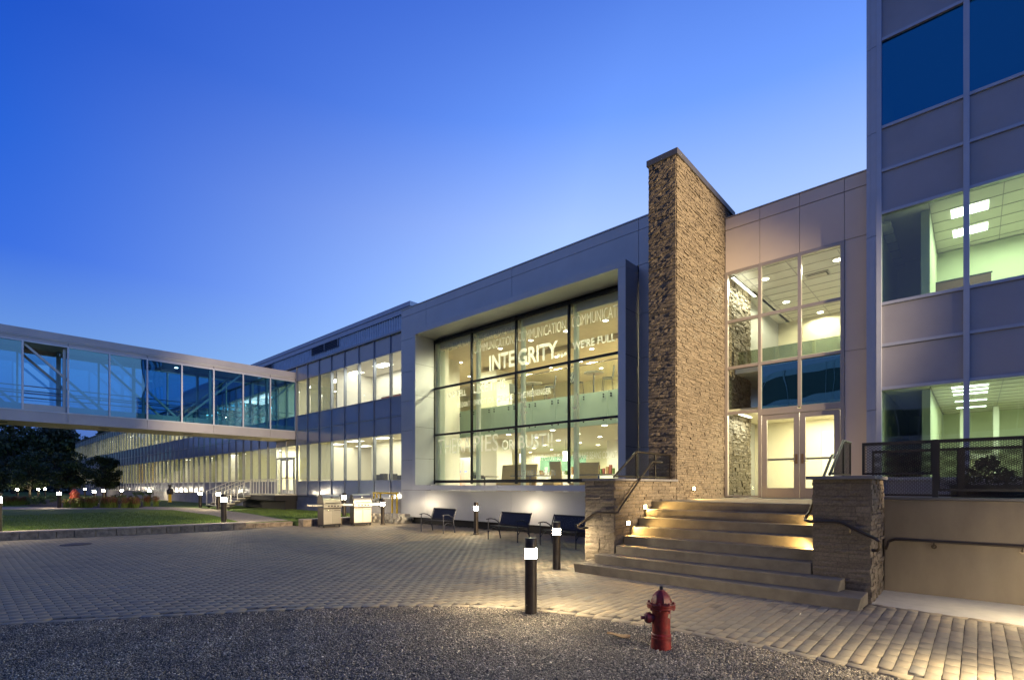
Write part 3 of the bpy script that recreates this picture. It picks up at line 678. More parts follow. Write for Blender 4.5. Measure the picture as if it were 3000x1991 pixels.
for x, y, r_, lab in ((-11.39, 11.38, -4.5, 'middle dark metal bench between two bollard lights'), (-9.19, 11.27, -6, 'dark metal bench partly hidden by the stone stair wall')):
    c = copy_tree(B0); c.location = (x, y, 0); c.rotation_euler.z = R(r_); c['label'] = lab

# ================================================================== GRILLS
def make_grill():
    t = thing('barbecue_grill', 'x', 'grill', (0, 0, 0), group='stainless barbecue grills')
    b = MB(); b.box(0, .76, .02, .50, .12, .80); b.build('cabinet', 'grillside', t, bevel=.008)
    for i in range(2):
        x0 = .008 + i * .376; dr = MB().box(x0, x0 + .368, -.005, .019, .13, .74).build('door', 'steel', t, bevel=.006)
        MB().tube([(x0 + .04, -.035, .685), (x0 + .33, -.035, .685)], .010).build('handle', 'chrome', dr, smooth=True)
    MB().box(-.01, .77, -.04, .04, .79, .93).build('control_panel', 'steel', t, bevel=.01)
    for i in range(4):
        MB().lathe([(.026, -.07), (.026, -.045), (.03, -.04)], (.2 + i * .135, 0, .86), 16, axis='y').build('knob', 'castblk', t, smooth=True)
    # lid: rounded hood
    prof = [(0.0, .94)] + [(.26 - .26 * math.cos(a_), .94 + .38 * math.sin(a_)) for a_ in [R(x) for x in range(10, 100, 12)]] + [(.30, 1.32), (.42, 1.29), (.50, 1.18), (.52, .94)]
    m = MB(); n_ = len(prof); v = [(.0, y, z) for y, z in prof] + [(.76, y, z) for y, z in prof]
    m.add(v, [(i, n_ + i, n_ + i + 1, i + 1) for i in range(n_ - 1)]); m.f += [(n_ - 1, 2 * n_ - 1, n_, 0)]; m.m += [0]
    lid = m.build('lid', 'steel', t, smooth=True)
    for x0, x1 in ((-.02, .0), (.76, .78)):
        q = MB(); nn = len(prof); q.add([(x0, y - .01, z) for y, z in prof] + [(x1, y - .01, z) for y, z in prof], [tuple(range(nn)), tuple(range(2 * nn - 1, nn - 1, -1))] + [(i, i + 1, nn + i + 1, nn + i) for i in range(nn - 1)])
        q.build('lid_end', 'grillside', lid)
    MB().tube([(.06, -.05, .985), (.70, -.05, .985)], .014).build('handle', 'castblk', lid, smooth=True)
    MB().lathe([(.045, -.02), (.045, .02)], (.38, .075, 1.2), 20, axis='y').build('thermometer', 'chrome', lid, smooth=True)
    for x0, x1 in ((-.46, -.02), (.78, 1.16)): MB().box(x0, x1, .02, .46, .85, .93).build('side_shelf', 'steel', t, bevel=.012)
    for x in (.04, .72):
        for y in (.06, .46): MB().lathe([(.035, -.015), (.035, .015)], (x, y, .035), 16, axis='x').build('wheel', 'castblk', t, smooth=True)
    m = MB(); m.box(.0, .76, .02, .5, .06, .12); m.build('base_frame', 'castblk', t)
    return t
G0 = make_grill(); G0.location = (-19.40, 10.07, 0); G0.rotation_euler.z = R(90); G0['label'] = 'left stainless barbecue grill with a long side shelf'
c = copy_tree(G0); c.location = (-19.30, 11.36, 0); c.rotation_euler.z = R(78); c['label'] = 'right stainless barbecue grill nearer the gas pipe'

# ================================================================== HYDRANTS
def make_hydrant(label, s=1.0, paint='red', cap='red_dark'):
    t = thing('fire_hydrant', label, 'hydrant', (0, 0, 0), group='fire hydrants')
    b = MB(); b.lathe([(.102, 0), (.101, .115), (.106, .12), (.106, .13), (.099, .135), (.099, .145), (.104, .15), (.104, .16), (.093, .17), (.094, .40), (.098, .42), (.12, .43), (.145, .435), (.145, .455), (.138, .46)], n=32)
    b.build('barrel', paint, t, smooth=True)
    d_ = MB(); n_ = 32; prof = [(.145, .462), (.145, .478), (.10, .484), (.096, .515), (.084, .555), (.062, .59), (.036, .612), (.034, .622)]
    v = []
    for r_, z in prof:
        for k in range(n_):
            rr = r_ * (1 + (.07 if k % 4 == 0 and .473 < z < .6 else 0)); a_ = 2 * math.pi * k / n_; v.append((rr * math.cos(a_), rr * math.sin(a_), z))
    d_.add(v, [(i * n_ + k, i * n_ + (k + 1) % n_, (i + 1) * n_ + (k + 1) % n_, (i + 1) * n_ + k) for i in range(len(prof) - 1) for k in range(n_)] + [tuple(range(n_ - 1, -1, -1)), tuple((len(prof) - 1) * n_ + k for k in range(n_))])
    bn = d_.build('bonnet', paint, t, smooth=True)
    MB().lathe([(.019, .61), (.019, .655), (.015, .658)], n=5).build('operating_nut', 'castblk', bn)
    for k in range(8):
        bo = MB()
        a_ = 2 * math.pi * (k + .5) / 8
        bo.lathe([(.013, .415), (.013, .497), (.008, .503)], (.124 * math.cos(a_), .124 * math.sin(a_), 0), 6)
        bo.build('flange_bolt', cap, t)
    for (dx, dy, r_, L) in ((-1, 0, .046, .145), (1, .0, .03, .02), (0, 1, .046, .145)):
        if L < .05: continue
        m = MB(); ax = 'x' if dx else 'y'; sg = dx or dy
        pr = [(r_ * 1.1, 0), (r_, sg * .11), (r_ * 1.25, sg * .113), (r_ * 1.25, sg * .152), (r_ * .85, sg * .172), (.018, sg * .174), (.018, sg * .212)]
        m.lathe(pr, (0, 0, .33), 20, axis=ax); m.build('outlet_cap', cap, t, smooth=True)
    chn = MB(); pts = [(-.178, -.02, .28), (-.178, -.03, .2), (-.17, -.05, .12), (-.15, -.06, .085), (-.125, -.06, .13), (-.115, -.04, .27)]
    for (p0, p1) in zip(pts[:-1], pts[1:]):
        p0 = Vector(p0); p1 = Vector(p1); k = max(2, int((p1 - p0).length / .014))
        for i in range(k):
            q0 = p0.lerp(p1, i / k); q1 = p0.lerp(p1, (i + .8) / k); chn.bar(q0, q1, .008 if i % 2 else .003, .003 if i % 2 else .008)
    chn.build('chain', 'castblk', t)
    if paint == 'red':
        bd = MB(); q = []
        for k in range(9):
            a_ = 2 * math.pi * k / 9; rr = .024 * (1 if k % 2 else .68); u_ = rr * math.cos(a_); vv = rr * math.sin(a_); th_ = -math.pi / 2 + R(42) + u_ / .094
            q.append((.0955 * math.cos(th_), .0955 * math.sin(th_), .362 + vv * 1.2))
        bd.add(q, [tuple(range(9))]); bd.build('worn_patch', 'badge', t)
    t.scale = (s, s, s)
    return t
h = make_hydrant('worn dark red fire hydrant standing in the dark gravel in front'); h.location = (-2.44, 5.0, -.01); h.rotation_euler.z = R(42)
h = make_hydrant('faded orange red fire hydrant among ornamental grasses on the lawn', 2.0, 'orange_red', 'orange_red'); h.location = (-46.2, 5.75, LZ); h.rotation_euler.z = R(30)
# yellow/black standpipe by the long wing
t = thing('standpipe', 'yellow and black fire department standpipe beside the long wing', 'standpipe', (-53.5, 13.2, LZ))
MB().lathe([(.16, 0), (.13, .1), (.13, .7)], (-53.5, 13.2, LZ), 16).build('riser', 'yellow', t, smooth=True)
m = MB(); m.lathe([(.22, 0), (.26, .15), (.26, .4), (.2, .5)], (-53.5, 13.2, LZ + .7), 16); m.lathe([(.14, -.5), (.14, .5)], (-53.5, 13.2, LZ + .95), 14, axis='x'); m.lathe([(.1, .0), (.1, .7), (.16, .72), (.16, .85)], (-53.5, 13.2, LZ + .7), 12)
m.build('valve_body', 'castblk', t, smooth=True)

# ================================================================== GAS PIPE
t = thing('gas_pipe', 'yellow gas pipe bending over against the silver wall', 'pipe', (-20.5, 13.8, 0))
MB().tube([(-21.62, 13.8, 1.02), (-21.62, 13.8, 1.27), (-21.59, 13.8, 1.32), (-21.54, 13.8, 1.34), (-19.79, 13.8, 1.34), (-19.73, 13.8, 1.32), (-19.71, 13.8, 1.26), (-19.71, 13.8, .26), (-19.70, 13.8, .2), (-19.63, 13.8, .18), (-18.86, 13.8, .17)], .042, 12).build('main_pipe', 'yellow', t, smooth=True)
m = MB(); m.tube([(-21.36, 13.8, 1.34), (-21.36, 13.8, 1.1)], .038, 10); m.tube([(-21.06, 13.8, 1.34), (-21.06, 13.8, 1.08)], .038, 10); m.build('branch_pipe', 'yellow', t, smooth=True)
MB().tube([(-20.09, 13.8, .36), (-20.09, 13.8, 1.25)], .042, 10).build('stub_pipe', 'yellow', t, smooth=True)
m = MB()
for x, z in ((-19.71, 1.33), (-19.71, .19), (-21.6, 1.33), (-18.95, .17)): m.lathe([(.055, -.05), (.055, .05)], (x, 13.8, z), 12, axis='x')
m.build('elbow_fitting', 'yellow', t, smooth=True)
m = MB(); m.box(-21.7, -21.5, 13.72, 13.88, .9, 1.05); m.box(-21.45, -21.0, 13.7, 13.9, .95, 1.09); m.lathe([(.12, 0), (.12, .12)], (-21.0, 13.7, .8), 16, axis='y'); m.box(-18.9, -18.6, 13.76, 13.86, .1, .22)
m.build('gas_meter', 'castblk', t)

# ================================================================== CAFE BUILDING
FY = 13.95
cf = thing('cafe_building', 'silver clad cafe block with a big projecting window box full of white lettering', 'building', (-12.6, 14.5, 0))
xs_ = [-19.6, -17.77, -12.7, -7.53, XT + .05]
def open_(i, j): return 1 <= i <= 2 and 1 <= j <= 5
zs_ = [.28, 1.49, 2.84, 4.18, 5.52, 6.85, 8.32, 9.38]
m = MB(); panels(m, xs_, zs_, FY, .05, .014, skip=lambda i, j: open_(i, j))
panels(m, [-19.6, -17.77, -12.7, -7.53, XT + .05], [9.38, 9.72], FY, .05, .014)
m.build('wall_panel', 'panel', cf)
m = MB(); m.box(-19.59, -17.8, FY + .05, FY + .3, .3, 9.70); m.box(-7.5, XL - .4, FY + .05, FY + .3, .3, 9.70); m.box(-17.8, -7.5, FY + .05, FY + .3, 8.35, 9.70); m.box(-17.8, -7.5, FY + .05, FY + .3, .3, 1.48)
m.build('backing', 'dark', cf)
MB().box(-19.5, XT, FY + .22, FY + .5, -.03, .3).build('recessed_plinth', 'dark', cf)
MB().box(-19.62, XT + .02, FY - .02, FY + .5, 9.722, 9.76).build('parapet_cap', 'panel', cf)
MB().box(-19.5, XT, 14.3, 34, 8.9, 9.3).build('roof', 'coping', cf)
m = MB(); m.box(-19.58, -19.3, FY + .3, 14.55, .3, 9.7); m.box(XT, XT + .4, FY + .3, 34, .3, 9.3); m.build('side_wall', 'panel', cf)
# projecting frame
FX0, FX1, FZ0, FZ1, FY0, WY = -17.75, -7.55, 1.506, 8.28, 13.206, 14.23
ti = .2
fr = MB()
g_ = .007
def ring_front(mb, y0, y1):
    mb.box(FX0, FX0 + ti, y0, y1, FZ0 + ti + g_, FZ1 - ti - g_); mb.box(FX1 - ti - .05, FX1, y0, y1, FZ0 + ti + g_, FZ1 - ti - g_)
    for a_, b_ in ((FX0, -12.70), (-12.69, FX1)):
        mb.box(a_, b_, y0, y1, FZ0, FZ0 + ti); mb.box(a_, b_, y0, y1, FZ1 - ti, FZ1)
ring_front(fr, FY0, FY - .002)
# inner lining back to the window
for z0, z1 in zip([1.72, 2.84, 4.18, 5.52, 6.85], [2.83, 4.17, 5.51, 6.84, 8.06]):
    fr.box(FX0 + .1, FX0 + ti, FY, WY + .06, z0, z1); fr.box(FX1 - ti - .05, FX1 - .1, FY, WY + .06, z0, z1)
for a_, b_ in ((FX0 + .1, -12.70), (-12.69, FX1 - .1)):
    fr.box(a_, b_, FY, WY + .06, FZ1 - ti, FZ1 - .05); fr.box(a_, b_, FY, WY + .06, FZ0 + .05, FZ0 + ti)
fr.build('window_surround', 'panel', cf)
# joints on inner faces of the surround
jn = MB()
for z in (2.84, 4.18, 5.52, 6.85): jn.box(FX0 + ti - .001, FX0 + ti + .0015, FY0 + .01, WY, z - .004, z + .004); jn.box(FX1 + .0005, FX1 + .002, FY0, FY, z - .005, z + .005)
jn.build('panel_joint', 'dark', cf)
# black curtain wall
cxs = [-17.57, -15.17, -12.746, -10.32, -7.90]; czs = [1.865, 3.885, 5.905, 7.93]
m = MB()
for x in (cxs[0] - .01, *cxs[1:4], cxs[4] + .07): m.box(x - .035, x + .035, WY - .03, WY + .06, czs[0] - .1, czs[3] + .1)
for i in range(4):
    for z, h_ in zip(czs, (.06, .04, .04, .05)): m.box(cxs[i] + .0345, cxs[i + 1] - .0345 + (.07 if i == 3 else 0), WY - .028, WY + .058, z - h_, z + h_)
m.build('window_frame', 'black_frame', cf)
for i in range(4):
    for j in range(3):
        m = MB(); y = WY + .02
        m.quad((cxs[i], y, czs[j]), (cxs[i + 1] + (.07 if i == 3 else 0), y, czs[j]), (cxs[i + 1] + (.07 if i == 3 else 0), y, czs[j + 1]), (cxs[i], y, czs[j + 1]))
        m.build('window_pane', 'g_cafe', cf)
# white roller shade boxes and steel columns inside the window
m = MB()
for i in range(4): m.box(cxs[i] + .2, cxs[i + 1] - .02, WY + .16, WY + .3, 7.62, 7.97)
m.box(cxs[0], cxs[4] + .1, WY + .3, WY + .7, 7.85, 8.04)
m.build('shade_pocket', 'ceil', cf)
m = MB()
for x in cxs[1:4]: m.box(x + .06, x + .20, WY + .2, WY + .34, 1.4, 7.9)
m.box(cxs[0], cxs[0] + .16, WY + .2, WY + .5, 1.4, 7.9)
m.build('inner_post', sheer('pale post', (.82, .86, .78), 0, .6), cf)
# interior
FL1, CE1, FL2, CE2, MY, BY = 1.36, 4.12, 5.44, 8.0, 17.5, 32
m = MB(); m.box(-19.45, -6.3, WY + .1, BY, FL1 - .2, FL1); m.box(-27, -19.45, 17.4, BY, FL1 - .2, FL1); m.build('interior_floor', 'floor_in', cf)
m = MB(); m.box(-26.9, -6.3, MY + .12, BY, FL2 - .06, FL2); m.build('mezzanine_floor', 'floor_in', cf)
m = MB(); m.box(-27, -6.3, MY + .1, BY, CE1, CE1 + .06); m.build('lower_ceiling', 'ceil', cf)
m = MB(); m.box(-19.5, -6.3, WY + .5, BY, CE2, CE2 + .08); m.box(-27, -19.5, 17.4, BY, CE2, CE2 + .08); m.box(-17.6, -6.3, 18.6, BY, 7.78, CE2); m.build('upper_ceiling', 'ceil_wood', cf)
m = MB(); m.box(-27, -6.3, 25, 25.2, FL2, CE2); m.box(-27, -6.3, 29.5, 29.7, FL1, CE1); m.build('back_wall', 'cream', cf)
m = MB(); m.box(-17.75, -17.6, WY + .1, 15.1, FL1, CE2); m.box(-27.2, -27, 17.4, BY, FL1, CE2); m.box(-6.3, -6.1, WY + .1, BY, FL1, CE2); m.box(-27, -19.5, 17.35, 17.47, FL1, CE2); m.box(-19.55, -19.45, 14.7, 17.36, FL1, CE2); m.build('side_partition', 'white_wall', cf)
m = MB(); m.box(-20.0, -18.55, 19.2, 20.4, FL1, CE2 - .25); m.box(-14.8, -14.0, 23.9, 24.6, FL1, CE1); m.build('column', 'white_wall', cf)
# frosted slab cladding with stand-offs
m = MB(); seams = [-19.65 + 1.0 * 0] ; seams = [-22, -19.65, -18.3, -17.23, -15.95, -14.68, -13.40, -12.1, -10.81, -9.5, -8.2, -6.4]
for a_, b_ in zip(seams[:-1], seams[1:]): m.box(a_ + .006, b_ - .006, MY, MY + .025, 4.13, 5.46)
m.build('slab_cladding', 'frosted', cf)
m = MB()
for a_ in seams[1:-1]:
    for dx in (-.17, .17):
        for z in (4.30, 5.23, 5.33): m.lathe([(.028, -.04), (.028, .0)], (a_ + dx, MY - .003, z), 10, axis='y')
m.build('glass_standoff', 'castblk', cf)
m = MB()
for a_, b_ in zip(seams[:-1], seams[1:]): m.quad((a_ + .01, MY + .04, 5.46), (b_ - .01, MY + .04, 5.46), (b_ - .01, MY + .04, 6.60), (a_ + .01, MY + .04, 6.60))
m.build('guard_glass', 'g_guard', cf)
m = MB(); m.tube([(-22, MY + .04, 6.66), (-6.4, MY + .04, 6.66)], .03); m.tube([(-22, 25, 6.6), (-6.4, 25, 6.6)], .0001); m.build('guard_top_rail', 'chrome', cf, smooth=True)
def downlight(parent, x, y, z, r=.1, e=42, c=(1, .93, .62), lampit=True):
    m = MB(); k = 18; v = [(x + r * math.cos(2 * math.pi * i / k), y + r * math.sin(2 * math.pi * i / k), z - .006) for i in range(k)]
    m.add(v, [tuple(range(k - 1, -1, -1))]); m.build('ceiling_light', 'disc', parent)
    if lampit: lamp('downlight', 'SPOT', (x, y, z - .03), e, c, .09, spot=172, parent=parent, blend=.35)
for x, y in [(-10.5, 16.86), (-12.42, 16.93), (-14.34, 16.98), (-16.25, 17.05), (-8.6, 16.86)]: downlight(cf, x, y, CE2, e=380)
for x, y in [(-19.6, 17.6), (-21.7, 20.2)]: downlight(cf, x, y, CE2, e=380)
for x, y in [(-12.69, 19.23), (-12.45, 20.73), (-14.39, 20.81), (-14.70, 19.30), (-16.63, 19.34), (-16.28, 20.83), (-14.4, 22.7), (-10.6, 19.2), (-9, 20.8), (-11, 22.7)]: downlight(cf, x, y, 7.78, e=250)
for i, (x, y) in enumerate([(-11.1, 17.75), (-13.75, 17.75), (-16.5, 17.9), (-13.85, 19.82), (-16.5, 19.92), (-11.1, 19.8), (-8.6, 19.8), (-13.9, 21.8), (-16.6, 21.93), (-11.2, 21.8), (-16.7, 24.07), (-14, 24.1), (-16.77, 26.1), (-14, 26.1), (-16.8, 28.1), (-21.27, 25.5), (-21.3, 27.4), (-24.2, 28.6), (-19.2, 24), (-11, 26)]): downlight(cf, x, y, CE1, .115, e=220, c=(1, .94, .68))
# kitchen end (left), door, sign, fridge, counter
lamp('kitchen_lamp', 'AREA', (-23.5, 20.5, 4.0), 700, (1, .97, .9), 4, 3, parent=cf)
MB().box(-22.6, -21.4, 17.6, 18.2, 4.08, 4.11).build('ceiling_light', 'troffer', cf)
def thing_box(name, label, cat, group=None): return thing(name, label, cat, group=group)
t = thing('refrigerator', 'tall two door steel refrigerator in the cafe kitchen', 'refrigerator', (-24.3, 22, FL1))
MB().box(-25.05, -24.27, 22, 22.8, FL1, 3.45).build('door', 'steel', t, bevel=.01); MB().box(-24.25, -23.5, 22, 22.8, FL1, 3.45).build('door', 'steel', t, bevel=.01)
m = MB(); m.box(-24.7, -24.45, 21.96, 21.99, 2.55, 2.60); m.box(-24.1, -23.85, 21.96, 21.99, 2.55, 2.60); m.build('label_strip', 'blue_sign', t)
t = thing('service_counter', 'orange fronted counter beside the kitchen refrigerator', 'counter', (-25.6, 21.5, FL1)); MB().box(-26.3, -25.2, 21.3, 22, FL1, 2.3).build('front', 'orange', t); MB().box(-26.35, -25.15, 21.25, 22, 2.3, 2.34).build('worktop', 'steel', t)
m = MB(); m.box(-26.2, -25.9, 21.5, 21.8, 2.34, 2.75); m.box(-25.7, -25.35, 21.5, 21.8, 2.34, 2.95); m.build('coffee_urn', 'castblk', t)
t = thing('hanging_sign', 'white and blue sign above the kitchen counter', 'sign', (-25.4, 21, 3.3)); MB().box(-26.0, -25.0, 20.98, 21.02, 3.15, 3.5).build('board', 'white_paper', t); MB().box(-25.9, -25.1, 20.96, 20.979, 3.28, 3.38).build('blue_band', 'blue_sign', t)
# upstairs furniture
def high_chair(x, y, rz, label):
    t = thing('bar_chair', label, 'chair', (0, 0, 0), group='tall chairs on the mezzanine')
    MB().box(-.21, .21, -.2, .2, .70, .74).build('seat', 'chair_grey', t, bevel=.01)
    b = MB(); b.add([(-.20, .19, .76), (.20, .19, .76), (.19, .26, 1.22), (-.19, .26, 1.22), (-.20, .21, .76), (.20, .21, .76), (.19, .28, 1.22), (-.19, .28, 1.22)], [(0, 1, 2, 3), (7, 6, 5, 4), (0, 4, 5, 1), (1, 5, 6, 2), (2, 6, 7, 3), (3, 7, 4, 0)]); b.build('backrest', 'chair_grey', t)
    for sx in (-1, 1):
        for sy in (-1, 1): MB().tube([(sx * .19, sy * .17, .72), (sx * .23, sy * .23, 0)], .012, 6).build('leg', 'chair_grey', t)
    m = MB(); m.bar((-.22, -.21, .25), (.22, -.21, .25), .015); m.build('footrest', 'chair_grey', t)
    t.location = (x, y, FL2); t.rotation_euler.z = rz; return t
def high_table(x, y, label):
    t = thing('high_table', label, 'table', (0, 0, 0), group='round high tables on the mezzanine')
    MB().lathe([(.40, 1.04), (.42, 1.05), (.42, 1.08)], n=28).build('tabletop', 'tabletop', t, smooth=True)
    MB().lathe([(.035, .02), (.035, 1.04)], n=12).build('pedestal', 'chrome', t, smooth=True); MB().lathe([(.26, 0), (.25, .02)], n=24).build('base', 'chrome', t, smooth=True)
    t.location = (x, y, FL2); return t
high_chair(-14.35, 18.35, R(-60), 'tall grey chair right of the left round table upstairs')
high_chair(-16.55, 18.4, R(65), 'tall grey chair left of the left round table upstairs')
high_chair(-12.85, 18.3, R(75), 'tall grey chair left of the right round table upstairs')
high_chair(-11.35, 18.4, R(-65), 'tall grey chair nearest the stone tower upstairs')
high_table(-15.5, 18.5, 'left round high table on the mezzanine'); high_table(-12.1, 18.5, 'right round high table on the mezzanine')
t = thing('booth_divider', 'dark red low divider on the mezzanine behind the chairs', 'divider', (-13.9, 22, FL2)); MB().box(-15.2, -12.8, 22, 22.1, FL2, 6.2).build('board', 'wood_red', t); MB().box(-15.2, -12.8, 21.95, 22.15, 6.2, 6.24).build('top', 'plywood', t)
# downstairs booths and tables
def booth(x0, x1, y, z1, lean, label):
    t = thing('booth_bench', label, 'booth', ((x0 + x1) / 2, y, FL1), group='birch plywood booth benches')
    v = [(x0 + lean, y, FL1), (x1 - lean * .2, y, FL1), (x1 - lean, y + .05, z1), (x0, y + .05, z1), (x0 + lean, y + .06, FL1), (x1 - lean * .2, y + .06, FL1), (x1 - lean, y + .1, z1), (x0, y + .1, z1)]
    MB().add(v, [(0, 1, 2, 3), (7, 6, 5, 4), (0, 4, 5, 1), (1, 5, 6, 2), (2, 6, 7, 3), (3, 7, 4, 0)]).build('backrest', 'plywood', t)
    MB().box(x0 + .1, x1 - .1, y - .5, y - .01, FL1, FL1 + .45).build('seat', 'plywood', t, bevel=.02)
booth(-15.33, -13.5, 16.2, 2.58, -.12, 'left birch booth back seen through the lower cafe window')
booth(-12.6, -11.85, 16.0, 2.64, .2, 'narrow angled birch booth back in the middle of the lower window'); booth(-11.5, -10.5, 16.2, 2.57, -.1, 'right birch booth back nearest the stone stair wall')
def low_table(x, y, w_, label):
    t = thing('dining_table', label, 'table', (x, y, FL1), group='cafe dining tables')
    MB().box(x - w_ / 2, x + w_ / 2, y - .38, y + .38, 2.06, 2.10).build('tabletop', 'tabletop', t, bevel=.01); MB().lathe([(.04, 0), (.04, .7)], (x, y, FL1), 10).build('pedestal', 'chrome', t)
    MB().lathe([(.28, 0), (.26, .02)], (x, y, FL1), 16).build('base', 'chrome', t)
low_table(-13.2, 15.6, 1.5, 'long low table between two birch booths'); low_table(-10.0, 15.6, 1.6, 'low table by the right end of the lower window'); low_table(-15.9, 15.7, 1.0, 'low table beside the dark bin in the lower window')
t = thing('cutlery_bin', 'dark basket of bottles on the left low table', 'basket', (-16.25, 15.6, 2.1)); MB().box(-16.55, -16.0, 15.45, 15.75, 2.0, 2.14).build('basket', 'castblk', t)
m = MB()
for i in range(7): m.lathe([(.02, 0), (.02, .12), (.008, .16), (.008, .2)], (-16.5 + .075 * i, 15.6, 2.14), 6)
m.build('bottles', 'castblk', t)
# pendants
for k, (x, lab) in enumerate(((-19.2, 'left glowing white drum pendant'), (-16.15, 'glowing white drum pendant nearer the middle mullion'), (-20.6, 'large glowing pendant behind the lettering at the cafe column'))):
    t = thing('pendant_lamp', lab, 'pendant lamp', (x, 22, 3.0), group='white drum pendants over the servery')
    MB().lathe([(.17 if k < 2 else .3, 0), (.17 if k < 2 else .3, .5)], (x, 22, 3.0), 20).build('shade', 'pendant', t, smooth=True); MB().tube([(x, 22, 3.5), (x, 22, 4.12)], .008, 6).build('cord', 'castblk', t)
# servery, food displays
t = thing('salad_bar', 'white servery counter with coloured containers behind the booths', 'counter', (-17, 24, FL1)); MB().box(-20.5, -14, 23.2, 23.9, FL1, 2.3).build('counter', 'white_wall', t)
m = MB(); cols_ = []
for i in range(30):
    x = -19.6 + i * .19 + rnd.uniform(-.04, .04); h_ = rnd.uniform(.15, .5); m.box(x, x + rnd.uniform(.06, .14), 23.3, 23.45, 2.3, 2.3 + h_, rnd.choice([0, 1, 2, 3]))
m.build('food_containers', ['brownleaf', 'wood_red', 'blade', 'white_paper'], t)
t = thing('tile_wall', 'green patterned tile panel behind the servery', 'wall panel', (-19, 27, FL1)); MB().box(-22, -18.3, 27, 27.1, FL1, 3.6).build('tiles', mat('green mosaic', (.22, .42, .30), .4, 0, .5, 22), t)
t = thing('display_case', 'dark food case with trays at the right of the lower window', 'display case', (-13, 26, FL1)); MB().box(-14.5, -12.9, 26, 26.6, 2.5, 3.1).build('hood', 'castblk', t); MB().box(-14.7, -10, 25.6, 26.5, FL1, 2.2).build('counter', 'white_wall', t)
m = MB(); 
for i in range(16): m.box(-14.5 + i * .26, -14.35 + i * .26, 25.7, 25.9, 2.2, 2.2 + rnd.uniform(.06, .2), rnd.choice([0, 1]))
m.build('trays', ['white_paper', 'alarm'], t)
for (x, y, z, lab) in ((-19.6, 24.97, 7.0, 'small red fire alarm on the upper cafe wall'), (-16.5, 29.45, 3.15, 'small red fire alarm on the lower cafe wall')):
    t = thing('fire_alarm', lab, 'fire alarm', (x, y, z), group='red fire alarms'); MB().box(x - .1, x + .1, y - .04, y, z - .1, z + .1).build('housing', 'alarm', t); MB().box(x - .04, x + .04, y - .05, y - .041, z, z + .06).build('strobe', 'white_paper', t)
# ---- lettering on the glass
dg = None
def text(body, x0, x1, zb, cap, bold=0., matn='film', y=WY + .012):
    cu = bpy.data.curves.new('t', 'FONT'); cu.body = body; cu.size = 1; cu.offset = bold; cu.resolution_u = 3
    ob = bpy.data.objects.new('t', cu); col.objects.link(ob)
    dg = bpy.context.evaluated_depsgraph_get(); me = bpy.data.meshes.new_from_object(ob.evaluated_get(dg))
    bpy.data.objects.remove(ob)
    n = len(me.vertices); co = np.empty(n * 3, np.float32); me.vertices.foreach_get('co', co); co = co.reshape(-1, 3)
    capu = .73; mnx, mxx = co[:, 0].min(), co[:, 0].max()
    out = np.empty_like(co); out[:, 0] = x0 + (co[:, 0] - mnx) / (mxx - mnx) * (x1 - x0); out[:, 2] = zb + co[:, 1] / capu * cap; out[:, 1] = y
    off = OFF[cf.name]; out -= np.array([off.x, off.y, off.z]); me.vertices.foreach_set('co', out.ravel().astype(np.float32)); me.update()
    me.materials.clear(); me.materials.append(M[matn])
    o = bpy.data.objects.new('window_lettering', me); col.objects.link(o); o.parent = cf
    return o
text('WE WILL FIND A WAY', -17.15, -15.24, 7.43, .27, .012, 'film_thin'); text('OR WE WILL MAKE ONE', -15.08, -12.83, 7.44, .27, .012, 'film_thin')
text('COMMUNICATION,', -15.06, -12.83, 7.03, .36, -.006, 'film'); text('COMMUNICATION,', -12.66, -10.39, 7.03, .40, -.006, 'film'); text('COMMUNICATION', -10.2, -7.98, 7.05, .41, -.006, 'film')
text('INTE', -14.17, -12.83, 6.2, .60, .03); text('GRITY...', -12.66, -10.42, 6.17, .60, .03)
text("WE'RE FULL OF", -10.18, -8.02, 6.31, .26, .02)
text('WE TELL', -16.66, -15.5, 5.40, .27, .012); text('LIKE IT IS', -15.06, -13.3, 5.42, .37, .02)
text("WE DON'T", -16.1, -15.24, 4.94, .22, .008); text('SHOOT (OR TORTURE)', -15.06, -12.85, 4.94, .23, .008); text('THE MESSENGER', -12.66, -11.1, 4.94, .23, .012)
text('THERA', -17.3, -15.24, 3.05, .68, -.004); text('PIES', -15.06, -13.67, 3.05, .70, .0); text('OR', -13.48, -12.85, 3.07, .38, .02); text('BUST!!', -12.6, -11.02, 3.08, .50, .015)
text("WE DON'T COUNT BEANS,", -12.13, -10.40, 2.58, .23, .004); text('WE MAKE BEANS COUNT', -10.2, -8.45, 2.58, .24, .004)
text('BUT WE HAVE FUN', -12.64, -10.9, 2.02, .25, .008, 'film_thin'); text('U', -10.22, -9.95, 4.28, .55, .0, 'film_thin'); text('TE', -12.66, -12.2, 4.35, .5, -.01, 'film_thin')

# ================================================================== LONG GLASS WING
GY = 14.6; NB = 69; GX = -19.92; MOD = 1.4512
lw_ = thing('office_wing', 'long two storey glass office wing running back to the left', 'building', (-45, 15, 0))
gx_ = [GX - MOD * k for k in range(NB + 1)]
zr = [1.07, 1.95, 4.22, 5.083, 6.03, 8.21, 9.07]
DOOR = {8, 9}      # bays with the entrance under the bridge
rr = random.Random(3)
for j in (0, 2, 3, 5):
    m = MB()
    for i in range(NB):
        x1, x0 = gx_[i], gx_[i + 1]
        if i in DOOR and j in (0, 2):
            if m.f: m.build('spandrel_panels', 'spandrel', lw_); m = MB()
            continue
        jit = rr.uniform(-.003, .003); jit2 = rr.uniform(-.003, .003)
        m.add([(x0 + .02, GY + jit, zr[j] + .015), (x1 - .02, GY + jit2, zr[j] + .015), (x1 - .02, GY - jit, zr[j + 1] - .015), (x0 + .02, GY - jit2, zr[j + 1] - .015)], [(0, 1, 2, 3)])
    m.build('spandrel_panels', 'spandrel', lw_)
m = MB()
